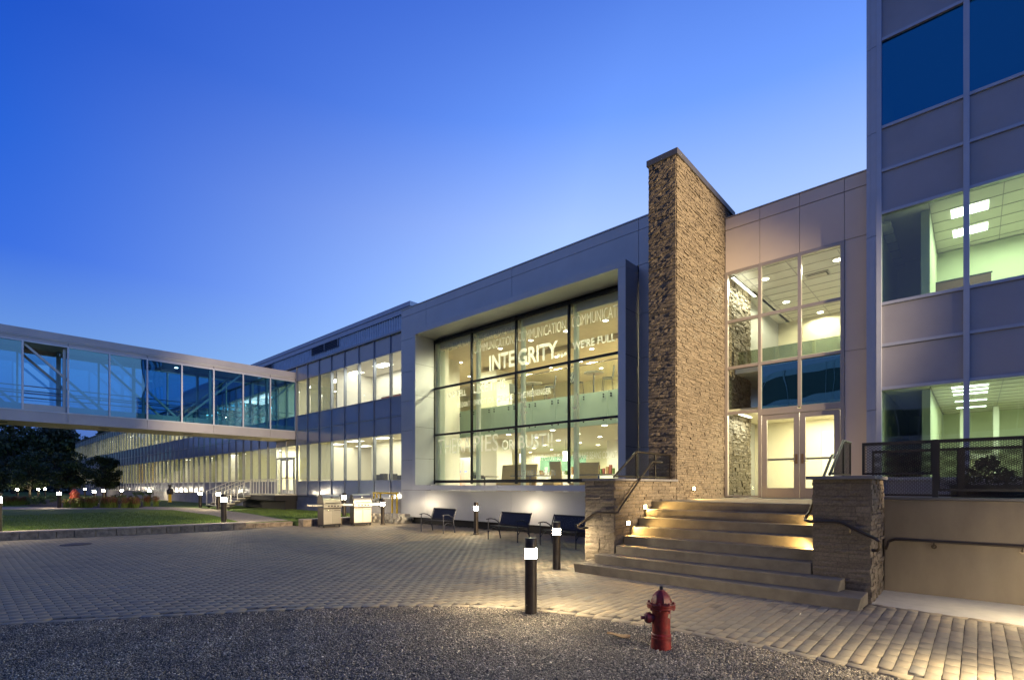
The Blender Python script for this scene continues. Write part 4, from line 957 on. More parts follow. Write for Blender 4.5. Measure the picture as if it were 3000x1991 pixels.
for i in range(NB + 1):
    z0 = zr[0]
    m.box(gx_[i] - .028, gx_[i] + .028, GY - .06, GY + .10, z0, zr[-1])
for z in zr:
    for i in range(NB):
        if i in DOOR and z < 4: continue
        m.box(gx_[i + 1] + .0275, gx_[i] - .0275, GY - .03, GY + .08, z - .022, z + .022)
m.box(gx_[-1], gx_[0] + .4, GY - .12, GY + .3, 9.072, 9.16)
m.build('mullion_grid', 'mullion', lw_)
MB().box(gx_[-1], gx_[0] + .4, GY + .03, GY + .4, -.05, 1.045).build('foundation_wall', 'foundation', lw_)
m = MB(); m.box(gx_[-1], gx_[0] + .4, GY + .35, 22, 9.0, 9.06); m.build('roof', 'coping', lw_)
m = MB(); m.box(gx_[-1] - .05, gx_[-1] + .05, GY - .05, 30, 0, 9.1); m.build('end_wall', 'spandrel', lw_)
# interior: floors, ceilings, rear wall, partitions
XS = gx_[5]
def deep(m, z0, z1): m.box(gx_[-1] + .06, XS - .05, GY + .12, 20.4, z0, z1); m.box(XS - .05, gx_[0] + .3, GY + .12, 17.3, z0, z1)
m = MB(); deep(m, 1.0, 1.2); deep(m, 5.1, 5.28); m.build('interior_floor', 'floor_in', lw_)
m = MB(); deep(m, 4.28, 4.36); deep(m, 8.26, 8.34); m.build('ceiling', 'ceil', lw_)
m = MB()
for z0, z1 in ((1.2, 4.28), (5.28, 8.26)): m.box(gx_[-1] + .06, XS, 20.2, 20.4, z0, z1); m.box(XS - .05, XS + .05, 17.2, 20.3, z0, z1); m.box(XS, gx_[0] + .3, 17.18, 17.3, z0, z1)
m.build('rear_wall', 'white_wall', lw_)
m = MB()
for k in (8, 10, 14, 19, 23, 28, 33, 39, 44, 50, 56, 62):
    m.box(gx_[k] - .05, gx_[k] + .05, GY + .3, 20.3, 1.2, 4.28)
for k in (5, 11, 17, 24, 31, 38, 46, 54, 61): m.box(gx_[k] - .05, gx_[k] + .05, GY + .3, 20.2 if k > 5 else 17.2, 5.28, 8.26)
m.box(gx_[0] + .3, gx_[0] + .36, GY + .1, 17.3, 1.2, 8.26)
m.build('partition', 'white_wall', lw_)
tr_ = MB()
for lvl, z in ((0, 4.275), (1, 8.255)):
    k = 0
    while k < NB:
        x = gx_[k] - 1.2
        for y in ((15.9,) if k < 5 else (16.3, 18.3)): tr_.quad((x - .6, y - .3, z), (x - .6, y + .3, z), (x + .6, y + .3, z), (x + .6, y - .3, z))
        k += 2
tr_.build('ceiling_troffers', 'troffer', lw_)
k = 0
while k < NB:
    w_ = 5 if k < 20 else 8; xa = gx_[k]; xb = gx_[min(NB, k + w_)]
    for z, e in ((4.24, 1.0), (8.2, 1.0)):
        warm = (1, .93, .70) if z < 5 else ((1, .96, .86) if k < 10 else (1, .92, .66))
        lamp('office_lamp', 'AREA', ((xa + xb) / 2, 16.0 if k < 5 else 17.6, z), (22 if k < 5 else 17) * abs(xb - xa) * e, warm, abs(xb - xa) * .8, 1.8, parent=lw_)
    k += w_
# windows with blinds
rb = random.Random(11); win_stuff = MB(); bl_stuff = MB()
def blind_state(i, lvl):
    """returns (material, fraction covered from the top) or None"""
    if lvl == 1:
        if i in (2, 3, 4, 0, 1): return None
        if i < 5: return None
        if i in (5, 6): return ('blind2', .98)
        if i == 7: return ('blind', .98)
    else:
        if i in (0, 1, 2, 3): return None
        if i in (4, 5, 6, 7): return ('blind', .97) if i != 4 else None
    q = rb.random()
    if lvl == 0 and 10 <= i <= 13: return ('blind', .98)
    if lvl == 0 and i > 30 and q < .3: return ('blind3', .97)
    if q < .14: return None
    if q < .34: return ('blind2', rb.choice([.98, .98, .8]))
    if q < .40: return ('blind2', .5)
    return ('blind', rb.choice([.98, .98, .98, .9]))
cnt = 0
order = sorted([(i, l) for i in range(NB) for l in (0, 1) if not (i in DOOR and l == 0)], key=lambda q: q[0])
bmi = {'blind': 0, 'blind2': 1, 'blind3': 2}
for i, lvl in order:
    x1, x0 = gx_[i] - .028, gx_[i + 1] + .028; z0, z1 = (zr[1] + .022, zr[2] - .022) if lvl == 0 else (zr[4] + .022, zr[5] - .022)
    bs = blind_state(i, lvl); jx = rb.uniform(-.004, .004)
    q = ((x0, GY + jx, z0), (x1, GY - jx, z0), (x1, GY - jx, z1), (x0, GY + jx, z1))
    ind = cnt < 98; cnt += 1
    if ind:
        f = MB(); f.quad(*q); wd_ = f.build('window', 'g_office', lw_)
    else: win_stuff.quad(*q)
    if bs:
        zb = z1 - (z1 - z0) * bs[1]; y = GY + .16; b = MB() if ind else bl_stuff
        wv = [(x0 + (x1 - x0) * s_, y + (.012 if n_ % 2 else -.012)) for n_, s_ in enumerate([k / 10 for k in range(11)])] if i % 3 else [(x0, y), (x1, y)]
        for (xa, ya), (xb, yb) in zip(wv[:-1], wv[1:]): b.quad((xa, ya, zb), (xb, yb, zb), (xb, yb, z1 + .02), (xa, ya, z1 + .02), bmi[bs[0]])
        if ind:
            b.build('blind', ['blind', 'blind2', 'blind3'], wd_)
win_stuff.build('far_windows', 'g_office', lw_, kind='stuff'); bl_stuff.build('far_blinds', ['blind', 'blind2', 'blind3'], lw_, kind='stuff')
# near rooms: boards and furniture
def board(x0, x1, y, z0, z1, label, name='notice_board', m_='wood_red'):
    t = thing(name, label, 'board', ((x0 + x1) / 2, y, z0), group=None); MB().box(x0, x1, y, y + .05, z0, z1).build('panel', m_, t, bevel=.005); MB().box(x0 - .02, x1 + .02, y - .01, y + .03, z1, z1 + .03).build('top_trim', 'castblk', t)
board(-26.0, -24.1, 17.1, 5.9, 6.85, 'red brown board behind the upper office windows', 'office_divider')
board(-28.6, -27.9, 18.9, 1.9, 3.2, 'brown cabinet behind the lower office windows', 'office_cabinet')
t = thing('office_desk', 'desk with equipment behind the lower office windows near the cafe', 'desk', (-24, 16.5, 1.2)); MB().box(-26.2, -21.5, 16.2, 16.9, 1.92, 1.97).build('desktop', 'plywood', t)
m = MB()
for x in (-25.8, -25.1, -24.2, -23.4, -22.5, -21.9): m.box(x, x + rnd.uniform(.2, .45), 16.4, 16.7, 1.97, 1.97 + rnd.uniform(.15, .4))
m.build('equipment', 'chair_grey', t); MB().box(-26.2, -21.5, 16.9, 16.95, 1.2, 1.92).build('modesty_panel', 'cream', t)
# entrance bay: doors
DX0, DX1 = gx_[10] + .03, gx_[8] - .03
m = MB(); m.box(DX0, DX1, GY - .03, GY + .06, 3.42, 3.50); m.box(DX0, DX1, GY - .03, GY + .06, 4.2, 4.24); m.box(DX0, DX1, GY - .03, GY + .06, 4.75, 4.8); m.box((DX0 + DX1) / 2 - .03, (DX0 + DX1) / 2 + .03, GY - .03, GY + .06, 3.5, 4.75)
m.box(DX0, DX0 + .05, GY - .03, GY + .06, 1.15, 3.42); m.box(DX1 - .05, DX1, GY - .03, GY + .06, 1.15, 3.42); m.box(DX0 + .55, DX0 + .61, GY - .03, GY + .06, 1.15, 3.42); m.box(DX1 - .41, DX1 - .35, GY - .03, GY + .06, 1.15, 3.42)
m.build('door_frame', 'mullion', lw_)
m = MB(); m.quad((DX0, GY, 3.5), (DX1, GY, 3.5), (DX1, GY, 4.2), (DX0, GY, 4.2)); m.quad((DX0, GY, 1.2), (DX0 + .55, GY, 1.2), (DX0 + .55, GY, 3.42), (DX0, GY, 3.42)); m.quad((DX1 - .35, GY, 1.2), (DX1, GY, 1.2), (DX1, GY, 3.42), (DX1 - .35, GY, 3.42)); m.build('transom_glass', 'g_office', lw_)
MB().box(DX0, DX1, GY + .0, GY + .05, 4.241, 4.749).build('transom_panel', 'alu', lw_)
def door(x0, x1, y, z0, z1, fm, parent, hs, st_=.10, bot=.25, gl='g_office', lever=True):
    m = MB(); m.box(x0, x0 + st_, y - .025, y + .025, z0, z1); m.box(x1 - st_, x1, y - .025, y + .025, z0, z1); m.box(x0 + st_, x1 - st_, y - .025, y + .025, z1 - st_, z1); m.box(x0 + st_, x1 - st_, y - .025, y + .025, z0, z0 + bot)
    d_ = m.build('door', fm, parent, bevel=.003)
    MB().quad((x0 + st_, y, z0 + bot), (x1 - st_, y, z0 + bot), (x1 - st_, y, z1 - st_), (x0 + st_, y, z1 - st_)).build('door_glass', gl, d_)
    hx = x1 - st_ / 2 if hs > 0 else x0 + st_ / 2
    h_ = MB(); zc = z0 + 1.0
    h_.box(hx - .028, hx + .028, y - .04, y - .0255, zc - .11, zc + .14); h_.tube([(hx, y - .04, zc - .04), (hx, y - .075, zc - .04), (hx - hs * .14, y - .075, zc - .045)], .009, 8)
    h_.build('door_handle', 'brass', d_)
    MB().box(x0 + st_ - .002, x1 - st_ + .002, y + .03, y + .07, zc - .01, zc + .045).build('push_bar', 'alu', d_)
M['brass'] = mat('satin brass', (.32, .22, .13), .35, .9)
mid = (DX0 + .61 + DX1 - .41) / 2
door(DX0 + .615, mid - .004, GY + .01, 1.17, 3.41, 'mullion', lw_, 1); door(mid + .004, DX1 - .415, GY + .01, 1.17, 3.41, 'mullion', lw_, -1)
m = MB(); m.box(DX0 + .1, DX1 - .1, 17.2, 17.3, 1.2, 4.2); m.build('vestibule_wall', 'cream', lw_)
lamp('vestibule_lamp', 'AREA', ((DX0 + DX1) / 2, 15.9, 4.1), 330, (1, .9, .58), 1.6, 1.6, parent=lw_)
t = thing('exit_sign', 'small red exit sign above the doors under the bridge', 'sign', (-32.2, 15.2, 3.9)); MB().box(-32.45, -32.05, 15.2, 15.25, 3.75, 4.0).build('face', 'white_paper', t)
tx = text('EXIT', -32.42, -32.08, 3.8, .15, .02, 'exit', 15.19); tx.parent = t; tx.name = 'exit_letters'; off = OFF[cf.name] - OFF[t.name]
for v in tx.data.vertices: v.co += off
# rooftop screen
t = thing('rooftop_screen', 'corrugated metal plant screen with louvres on the office wing roof', 'rooftop screen', (-28, 16.5, 9.1))
PY, PX1, PX0 = 16.5, -22.33, -62
m = MB(); x = PX0; v = []; 
while x < PX1: v += [(x, PY), (x + .09, PY), (x + .12, PY + .05), (x + .21, PY + .05), (x + .24, PY)]; x += .24
y_ = PY; v2 = []; 
n_ = len(v); m.add([(a_, b_, 9.0) for a_, b_ in v] + [(a_, b_, 11.0) for a_, b_ in v], [(i, i + 1, n_ + i + 1, n_ + i) for i in range(n_ - 1)])
m.build('corrugated_wall', 'pent', t)
m = MB(); m.box(PX0, PX1 + .05, PY - .06, PY + .3, 10.98, 11.26); m.box(PX0, PX1 + .08, PY - .1, PY + .3, 11.262, 11.50); m.box(PX1, PX1 + .05, PY, PY + 9, 9.0, 10.98); m.box(PX1, PX1 + .08, PY + .3, PY + 9, 10.98, 11.50); m.build('fascia', 'rmullion', t)
for x0, x1 in ((-33.3, -29.8), (-43.4, -39.6), (-54, -50.5)):
    m = MB(); m.box(x0, x1, PY - .012, PY - .004, 10.50, 10.98); m.build('louvre_back', 'dark', t)
    m = MB()
    for k in range(5): m.bar((x0, PY - .05, 10.52 + k * .1), (x1, PY - .05, 10.52 + k * .1), .06, .02, up=(0, .6, .8))
    for x in (x0, (x0 + x1) / 2, x1): m.box(x - .03, x + .03, PY - .09, PY - .013, 10.48, 10.99)
    m.build('louvre', 'mullion', t)
# flagstone of low parapet behind
m = MB(); m.box(gx_[-1], PX1 + 2.5, 16.0, 16.3, 9.0, 9.35); m.build('roof_curb', 'rmullion', lw_)

# ================================================================== METAL STAIR AND LANDING
t = thing('metal_landing', 'metal landing with steps and railings at the doors under the bridge', 'stairs', (-35, 13.5, LZ))
MB().box(-38.6, -31.45, 13.2, GY - .05, 1.08, 1.15).build('deck', 'walk', t)
m = MB(); m.box(-38.5, -31.5, 13.22, 13.28, .78, 1.08); m.box(-31.52, -31.47, 13.25, GY, .75, 1.08); m.build('fascia_beam', 'dark', t)
MB().box(-38.4, -31.6, 13.9, GY, LZ, .78).build('underside_shade', 'dark', t)  # black block painted in as the shade under the open landing
for k in range(5): MB().box(-38.6, -35.2, 11.6 + .32 * k, 11.93 + .32 * k, .345 + .16 * k, .40 + .16 * k).build('tread', 'walk', t)
m = MB(); m.bar((-38.55, 11.7, .25), (-38.55, 13.3, 1.02), .04, .2); m.bar((-35.25, 11.7, .25), (-35.25, 13.3, 1.02), .04, .2); m.build('stringer', 'castblk', t)
def rail_run(parent, p0, p1, nposts, h=.92):
    m = MB(); p0 = Vector(p0); p1 = Vector(p1); m.tube([p0 + Vector((0, 0, h)), p1 + Vector((0, 0, h))], .028, 6); m.build('top_rail', 'galv', parent)
    m = MB()
    for i in range(nposts):
        p = p0.lerp(p1, i / (nposts - 1)); MB().tube([p, p + Vector((0, 0, h))], .022, 6).build('baluster', 'galv', parent)
rail_run(t, (-35.2, 13.22, 1.15), (-31.5, 13.22, 1.15), 9); rail_run(t, (-31.5, 13.24, 1.15), (-31.5, 14.5, 1.15), 4); rail_run(t, (-38.55, 13.2, 1.15), (-38.55, 14.5, 1.15), 4)
for x in (-38.55, -36.9, -35.25): rail_run(t, (x, 11.65, .40), (x, 13.2, 1.10), 5)

# ================================================================== BRIDGE
BX, BX2 = -31.62, -34.4; BZ = (4.585, 5.09, 8.19, 8.42, 8.76)
br = thing('glass_footbridge', 'blue glazed footbridge crossing from the left to the office wing', 'footbridge', (-33, 6, 4.6))
ys = [2.153 + 1.5507 * k for k in range(-5, 9)]; ys[-1] = GY - .04
Y0b = ys[0]
for X_, s_ in ((BX, 1), (BX2, -1)):
    m = MB()
    for a_ in range(0, len(ys) - 1, 2):
        b_ = min(a_ + 2, len(ys) - 1); y0, y1 = ys[a_] + .006, ys[b_] - .006
        xa, xb = sorted((X_, X_ - s_ * .12)); m.box(xa, xb, y0, y1, BZ[0], BZ[1] - .03)
    m.build('floor_fascia', 'rpanel', br)
m = MB()
for X_, s_ in ((BX, 1), (BX2, -1)):
    xa, xb = sorted((X_ + s_ * .03, X_ - s_ * .1)); m.box(xa, xb, Y0b, ys[-1], BZ[1] - .03, BZ[1] + .02)
    m.box(xa, xb, Y0b, ys[-1], BZ[2] - .03, BZ[2] + .03); m.box(xa, xb, Y0b, ys[-1], BZ[3] - .04, BZ[3])
    for y in ys: m.box(xa, xb, y - .035, y + .035, BZ[1] + .02, BZ[2] - .03)
m.build('mullion_frame', 'rmullion', br)
m = MB()
for X_, s_ in ((BX, 1), (BX2, -1)):
    xa, xb = sorted((X_, X_ - s_ * .1)); 
    for a_ in range(0, len(ys) - 1, 2):
        b_ = min(a_ + 2, len(ys) - 1); m.box(xa, xb, ys[a_] + .01, ys[b_] - .01, BZ[2] + .03, BZ[3] - .04)
    xa, xb = sorted((X_ + s_ * .06, X_ - s_ * .14)); m.box(xa, xb, Y0b, ys[-1], BZ[3], BZ[4])
m.build('roof_fascia', 'rpanel', br)
MB().box(BX2 - .02, BX + .02, Y0b, ys[-1], BZ[4] - .12, BZ[4] - .06).build('roof', 'coping', br)
MB().box(BX2 + .1, BX - .1, Y0b, ys[-1], BZ[3] - .05, BZ[3]).build('ceiling', 'panel', br)
MB().box(BX2 + .01, BX - .01, Y0b, ys[-1], BZ[0] + .012, BZ[0] + .06).build('soffit', mat('buff soffit', (.50, .42, .30), .7, 0, .04), br)
MB().box(BX2 + .1, BX - .1, Y0b, ys[-1], BZ[1] - .12, BZ[1] - .05).build('deck', 'castblk', br)
for y in (1.54, 5.24, 9.03, 12.8): MB().box(-33.2, -32.8, y - .2, y + .2, BZ[0] + .0, BZ[0] + .0115).build('soffit_vent', 'castblk', br)
for X_ in (BX, BX2):
    for k in range(len(ys) - 1):
        if X_ == BX and k == 5: continue      # the bay without glass
        MB().quad((X_ - (.03 if X_ == BX else -.03), ys[k] + .03, BZ[1]), (X_ - (.03 if X_ == BX else -.03), ys[k + 1] - .03, BZ[1]), (X_ - (.03 if X_ == BX else -.03), ys[k + 1] - .03, BZ[2]), (X_ - (.03 if X_ == BX else -.03), ys[k] + .03, BZ[2])).build('glass_pane', 'g_bridge', br)
m = MB()
for X_ in (BX - .3, BX2 + .3):
    for k in range(1, len(ys) - 1, 2): m.box(X_ - .06, X_ + .06, ys[k] + 1.45 - .06, ys[k] + 1.45 + .06, BZ[1], BZ[3])
    for k in range(1, len(ys) - 2, 2):
        dn = ys[k] < 7; a_ = (X_, ys[k], BZ[2] if dn else BZ[1] + .1); b_ = (X_, ys[k + 2] if k + 2 < len(ys) else ys[-1], BZ[1] + .1 if dn else BZ[2]); m.bar(a_, b_, .09, .10)
    m.box(X_ - .08, X_ + .08, Y0b, ys[-1], BZ[1] - .05, BZ[1] + .32)
m.build('truss', 'mullion', br)
m = MB()
for X_ in (BX - .55, BX2 + .55):
    for z in (6.25, 5.93): m.tube([(X_, Y0b, z), (X_, ys[-1], z)], .025, 6)
m.build('hand_rail', 'mullion', br)
for (y, x) in ((8.6, -33.6),): MB().lathe([(.09, 0), (.09, .01)], (x, y, BZ[3] - .07), 14).build('ceiling_light', 'disc', br)

# ================================================================== ENTRANCE BLOCK
en = thing('entrance_block', 'warm beige clad entrance block with tall glazing and double doors', 'building', (-3.6, 14.9, 1.36))
EX = [XL + .012, -4.366, -3.397, -2.41, -1.9]
m = MB(); panels(m, EX, [7.74, 8.93], YE, .05, .01); panels(m, EX, [8.94, 9.27], YE, .05, .01); panels(m, [-2.41, -1.9], [1.37, 5.0, 7.735], YE, .05, .01); m.build('wall_panel', 'panel_warm', en)
m = MB(); m.box(EX[0], -1.85, YE + .05, YE + .25, 7.75, 9.25); m.box(-2.40, -1.85, YE + .05, YE + .25, 1.37, 7.75); m.build('backing', 'dark', en)
MB().box(EX[0] - .01, -1.85, YE - .02, YE + .4, 9.272, 9.30).build('parapet_cap', 'alu', en)
MB().box(XL, -1.85, YE + .4, 24, 8.6, 9.0).build('roof', 'coping', en)
m = MB(); vx = [-5.255, -4.366, -3.397, -2.45]; hz = [1.38, 3.735, 5.01, 6.32, 7.69]; y0, y1 = YE - .03, YE + .09
for x, z0 in zip(vx, (1.37, 1.37, 3.74, 1.37)): m.box(x - .04, x + .04, y0, y1, z0, 7.735)
for a_, b_ in zip(vx[:-1], vx[1:]):
    for z in hz:
        if z < 2 and a_ > -4.4: continue
        m.box(a_ + .0395, b_ - .0395, y0 + .004, y1 - .004, z - (.04 if z > 2 else 0), z + .04)
m.build('window_frame', 'alu', en, bevel=.003)
for i in range(3):
    for j in range(4):
        if j == 0 and i > 0: continue
        y = YE + .03; a_, b_ = vx[i], vx[i + 1]
        MB().quad((a_, y, hz[j]), (b_, y, hz[j]), (b_, y, hz[j + 1]), (a_, y, hz[j + 1])).build('window_pane', 'g_dark' if (j == 1 and i > 0) else 'g_cafe', en)
MB().box(-4.325, -2.49, YE - .03, YE + .08, 3.60, 3.695).build('door_head', 'alu', en)
door(-4.315, -3.405, YE + .02, 1.375, 3.595, 'alu', en, 1, .13, .26, 'g_cafe'); door(-3.395, -2.50, YE + .02, 1.375, 3.595, 'alu', en, -1, .13, .26, 'g_cafe')
# interior
m = MB(); m.box(XL - .02, -1.5, YE + .1, 21.6, 7.9, 7.96); m.build('ceiling', 'ceil', en)
m = MB()
for x in np.arange(-5.1, -1.6, 1.2): m.box(x - .012, x + .012, YE + .12, 21.4, 7.888, 7.9)
for y in np.arange(15.6, 21.4, .6): m.box(-5.2, -1.5, y - .012, y + .012, 7.889, 7.9)
m.build('ceiling_grid', 'alu', en)
m = MB(); m.box(-7.5, -1.5, 21.4, 21.6, 5.1, 7.9); m.box(-1.8, -1.7, YE + .3, 21.4, 5.1, 7.9); m.box(-7.6, -7.4, 17.3, 21.4, 1.36, 7.9); m.build('upper_wall', 'cream', en)
m = MB(); m.box(-7.5, -5.25, 17.25, 21.5, 7.9, 7.96); m.box(-7.5, -1.8, 15.7, 21.5, 5.0, 5.2); m.build('upper_floor', 'white_wall', en)
m = MB(); m.box(-7.5, -1.8, YE + .12, 21.4, 3.80, 3.86); m.box(-7.5, -1.8, 18.6, 18.7, 1.36, 3.8); m.box(-1.85, -1.8, YE + .2, 18.6, 1.36, 3.8); m.build('lower_wall', 'cream', en)
MB().box(-5.0, -1.8, YE + .13, 18.6, 1.36, 1.372).build('lobby_floor', 'floor_in', en)
MB().box(-4.4, -1.8, YE + .35, YE + .4, 3.87, 5.0).build('slab_void_shade', 'dark', en)  # black sheet standing in for the unlit void behind this glass row
stn = stone_obj('interior_stone', en, [(('x', XL - .02, 15.5, 17.1, 1.36, 7.9, 1), dict(hmin=.06, hmax=.13, lmin=.12, lmax=.4, dep=.05, rough=2.0, cells=.07))], (-6.0, XL - .03, 15.51, 17.1, 1.36, 7.9))
m = MB(); m.quad((XL + .12, 15.0, 7.62), (XL + .12, 17.0, 7.62), (XL + .20, 17.0, 7.62), (XL + .20, 15.0, 7.62)); m.quad((XL + .12, 15.1, 3.78), (XL + .12, 16.6, 3.78), (XL + .20, 16.6, 3.78), (XL + .20, 15.1, 3.78)); m.build('cove_light', 'cove', en)
lamp('cove_lamp', 'AREA', (XL + .22, 16.0, 7.58), 110, (1, .95, .78), .08, 2.0, rot=(0, R(-20), 0), parent=en); lamp('cove_lamp', 'AREA', (XL + .22, 15.9, 3.72), 50, (1, .95, .78), .08, 1.6, rot=(0, R(-20), 0), parent=en)
for x, y in [(-4.70, 16.49), (-4.76, 19.03), (-4.14, 20.99), (-2.83, 16.43), (-6.9, 20.6), (-2.6, 20.9)]: downlight(en, x, y, 7.9, .1, e=130)
MB().box(-3.75, -3.15, 16.95, 17.3, 7.87, 7.899).build('air_diffuser', 'alu', en); m = MB(); m.box(-3.70, -3.2, 17.0, 17.04, 7.862, 7.869); m.box(-3.22, -3.18, 17.0, 17.26, 7.862, 7.869); m.build('diffuser_slot', 'castblk', en)
m = MB(); m.quad((-5.2, 15.66, 5.25), (-1.85, 15.66, 5.25), (-1.85, 15.66, 5.62), (-5.2, 15.66, 5.62)); m.build('guard_glass', glass('smoked guard', (.25, .32, .25), .1, .6), en)
lamp('lobby_lamp', 'AREA', (-3.2, 16.9, 3.78), 200, (1, .90, .62), 1.8, 2.4, parent=en)
m = MB(); m.box(-3.62, -3.06, 18.57, 18.598, 1.37, 3.4); m.box(-3.04, -2.48, 18.57, 18.598, 1.37, 3.4); m.build('inner_door', 'white_wall', en, bevel=.01)
m = MB(); m.lathe([(.03, -.06), (.03, 0)], (-3.14, 18.57, 2.35), 12, axis='y'); m.lathe([(.03, -.06), (.03, 0)], (-2.96, 18.57, 2.35), 12, axis='y'); m.build('door_knob', 'brass', en)

# ================================================================== RIGHT OFFICE BUILDING
RY = 14.5
rt = thing('office_tower', 'tall office block with grey panels and lit green tinted windows at the right edge', 'building', (3, 15, 0))
rx = [-1.67, -.155, 1.36, 2.87, 4.38, 5.9]; rz_ = [1.0, 1.85, 3.93, 4.93, 5.89, 7.99, 8.97, 9.97, 12.0, 13.0, 14.0, 16.1, 17.1, 18.1]
WIN = {1, 4, 7, 10}
for j in range(len(rz_) - 1):
    if j in WIN: continue
    m = MB()
    for i in range(5):
        m.box(rx[i] + .045, rx[i + 1] - .045, RY + .02, RY + .06, rz_[j] + .03, rz_[j + 1] - .03)
    m.build('wall_panel', 'rpanel', rt, bevel=.006)
m = MB()
for x in rx: m.box(x - .05, x + .05, RY - .045, RY + .12, 0, 18.1)
for z in rz_:
    for i in range(5): m.box(rx[i] + .0495, rx[i + 1] - .0495, RY - .02, RY + .10, z - .035, z + .035)
m.build('mullion_grid', 'rmullion', rt, bevel=.004)
m = MB(); 
for a_, b_, y in ((-1.915, -1.83, RY + .02), (-1.825, -1.725, RY - .01)):
    for z0, z1 in ((0, 3.45), (3.46, 7.5), (7.51, 9.9), (9.91, 11.9), (11.91, 18.1)): m.box(a_, b_, y, y + .12, z0, z1)
m.box(-1.92, -1.84, RY + .141, 24, 0, 18.1); m.build('corner_trim', 'rmullion', rt)
MB().box(-1.7, 6, RY + .061, RY + .09, 0, 1.0).build('base_wall', 'rpanel', rt)
for j in sorted(WIN):
    for i in range(5):
        y = RY + .04; MB().quad((rx[i] + .05, y, rz_[j] + .03), (rx[i + 1] - .05, y, rz_[j] + .03), (rx[i + 1] - .05, y, rz_[j + 1] - .03), (rx[i] + .05, y, rz_[j + 1] - .03)).build('window', 'g_blue' if j >= 7 else 'g_right', rt)
m = MB()
for z in (1.2, 5.24, 9.32, 13.4): m.box(-1.83, 6, RY + .13, 22.2, z - .2, z)
m.build('interior_floor', 'floor_in', rt)
m = MB()
for z in (4.03, 8.12, 12.2): m.box(-1.83, 6, RY + .13, 22.2, z, z + .06)
m.build('ceiling', 'ceil', rt)
m = MB()
for z, yb in ((1.2, 22), (5.24, 18.4), (9.32, 18.4)):
    m.box(-1.83, 6, yb, yb + .1, z, z + 2.86)
m.box(-.96, -.80, 15.3, 18.4, 5.24, 8.1); m.box(-1.83, -1.70, RY + .14, 22, 1.2, 12.1); m.box(5.8, 5.9, RY + .14, 22, 1.2, 12.1); m.box(-.98, -.82, 15.9, 22, 1.2, 4.02)
m.build('partition', 'lime', rt)
m = MB()
for z, ylist in ((4.02, (16.1, 16.7, 17.38, 18.8, 20.4)), (8.11, (16.0, 17.3))):
    for y in ylist: m.quad((-.44, y - .12 - (.18 if z > 5 else 0), z), (-.44, y + .12 + (.1 if z > 5 else 0), z), (.21, y + .12 + (.1 if z > 5 else 0), z), (.21, y - .12 - (.18 if z > 5 else 0), z))
    for y in ylist: m.quad((2.4, y - .3, z), (2.4, y + .3, z), (3.6, y + .3, z), (3.6, y - .3, z))
m.build('ceiling_troffers', 'troffer', rt)
m = MB()
for z in (4.024, 8.114):
    for x in np.arange(-.8, 5.5, .62): m.box(x - .01, x + .01, RY + .3, 22 if z < 5 else 18.4, z - .004, z + .003)
    for y in np.arange(15.0, 22 if z < 5 else 18.4, .62): m.box(-.8, 5.5, y - .01, y + .01, z - .005, z + .002)
m.build('ceiling_grid', 'alu', rt)
lamp('room_lamp', 'AREA', (.6, 16.7, 8.0), 115, (.95, 1, .72), 1.6, 2.0, parent=rt); lamp('room_lamp', 'AREA', (3.4, 16.7, 8.0), 60, (.95, 1, .72), 1.6, 2.0, parent=rt)
lamp('room_lamp', 'AREA', (.4, 17.4, 3.9), 85, (.95, 1, .75), 1.6, 3.0, parent=rt); lamp('room_lamp', 'AREA', (3.4, 18, 3.9), 80, (.95, 1, .75), 1.6, 3.0, parent=rt)
lamp('room_lamp', 'AREA', (3.0, 17, 12.0), 5, (.95, 1, .85), 1, 1, parent=rt)
board(-.9, .28, 17.6, 6.2, 7.05, 'brown board leaning behind the lit second floor window at the right', 'leaning_board', mat('walnut board', (.09, .045, .03), .5))
t = thing('cabinet', 'white cabinet frame behind the ground floor window at the right', 'cabinet', (0, 20, 1.2)); m = MB(); m.box(-.35, -.25, 19.6, 19.7, 1.2, 3.9); m.box(.35, .47, 19.6, 19.7, 1.2, 3.9); m.box(-.25, .35, 19.6, 19.7, 2.45, 2.6); m.build('frame', 'white_wall', t); MB().box(-.25, .35, 19.72, 19.75, 1.2, 2.45).build('panel', 'cream', t)

# shrub behind the mesh fence, planter
# ================================================================== VEGETATION
def leaf_cards(centers, radii, n, size, flat=.6, seed=0):
    r = np.random.default_rng(seed); k = r.integers(0, len(centers), n); d = r.normal(0, 1, (n, 3)); d /= np.linalg.norm(d, axis=1)[:, None]
    rad = radii[k][:, None] * (r.random((n, 1)) ** .45); P = centers[k] + d * rad * np.array([1, 1, flat])
    a = r.normal(0, 1, (n, 3)); a /= np.linalg.norm(a, axis=1)[:, None]; b = np.cross(a, r.normal(0, 1, (n, 3))); b /= np.linalg.norm(b, axis=1)[:, None]
    s = size * r.uniform(.6, 1.4, (n, 1)); V = np.stack([P - a * s, P + b * s * .45, P + a * s, P - b * s * .45], 1)
    return V.reshape(-1, 3), np.arange(n * 4).reshape(-1, 4), np.clip(r.normal(.45, .25, len(centers))[k] + r.normal(0, .12, n), 0, 1)
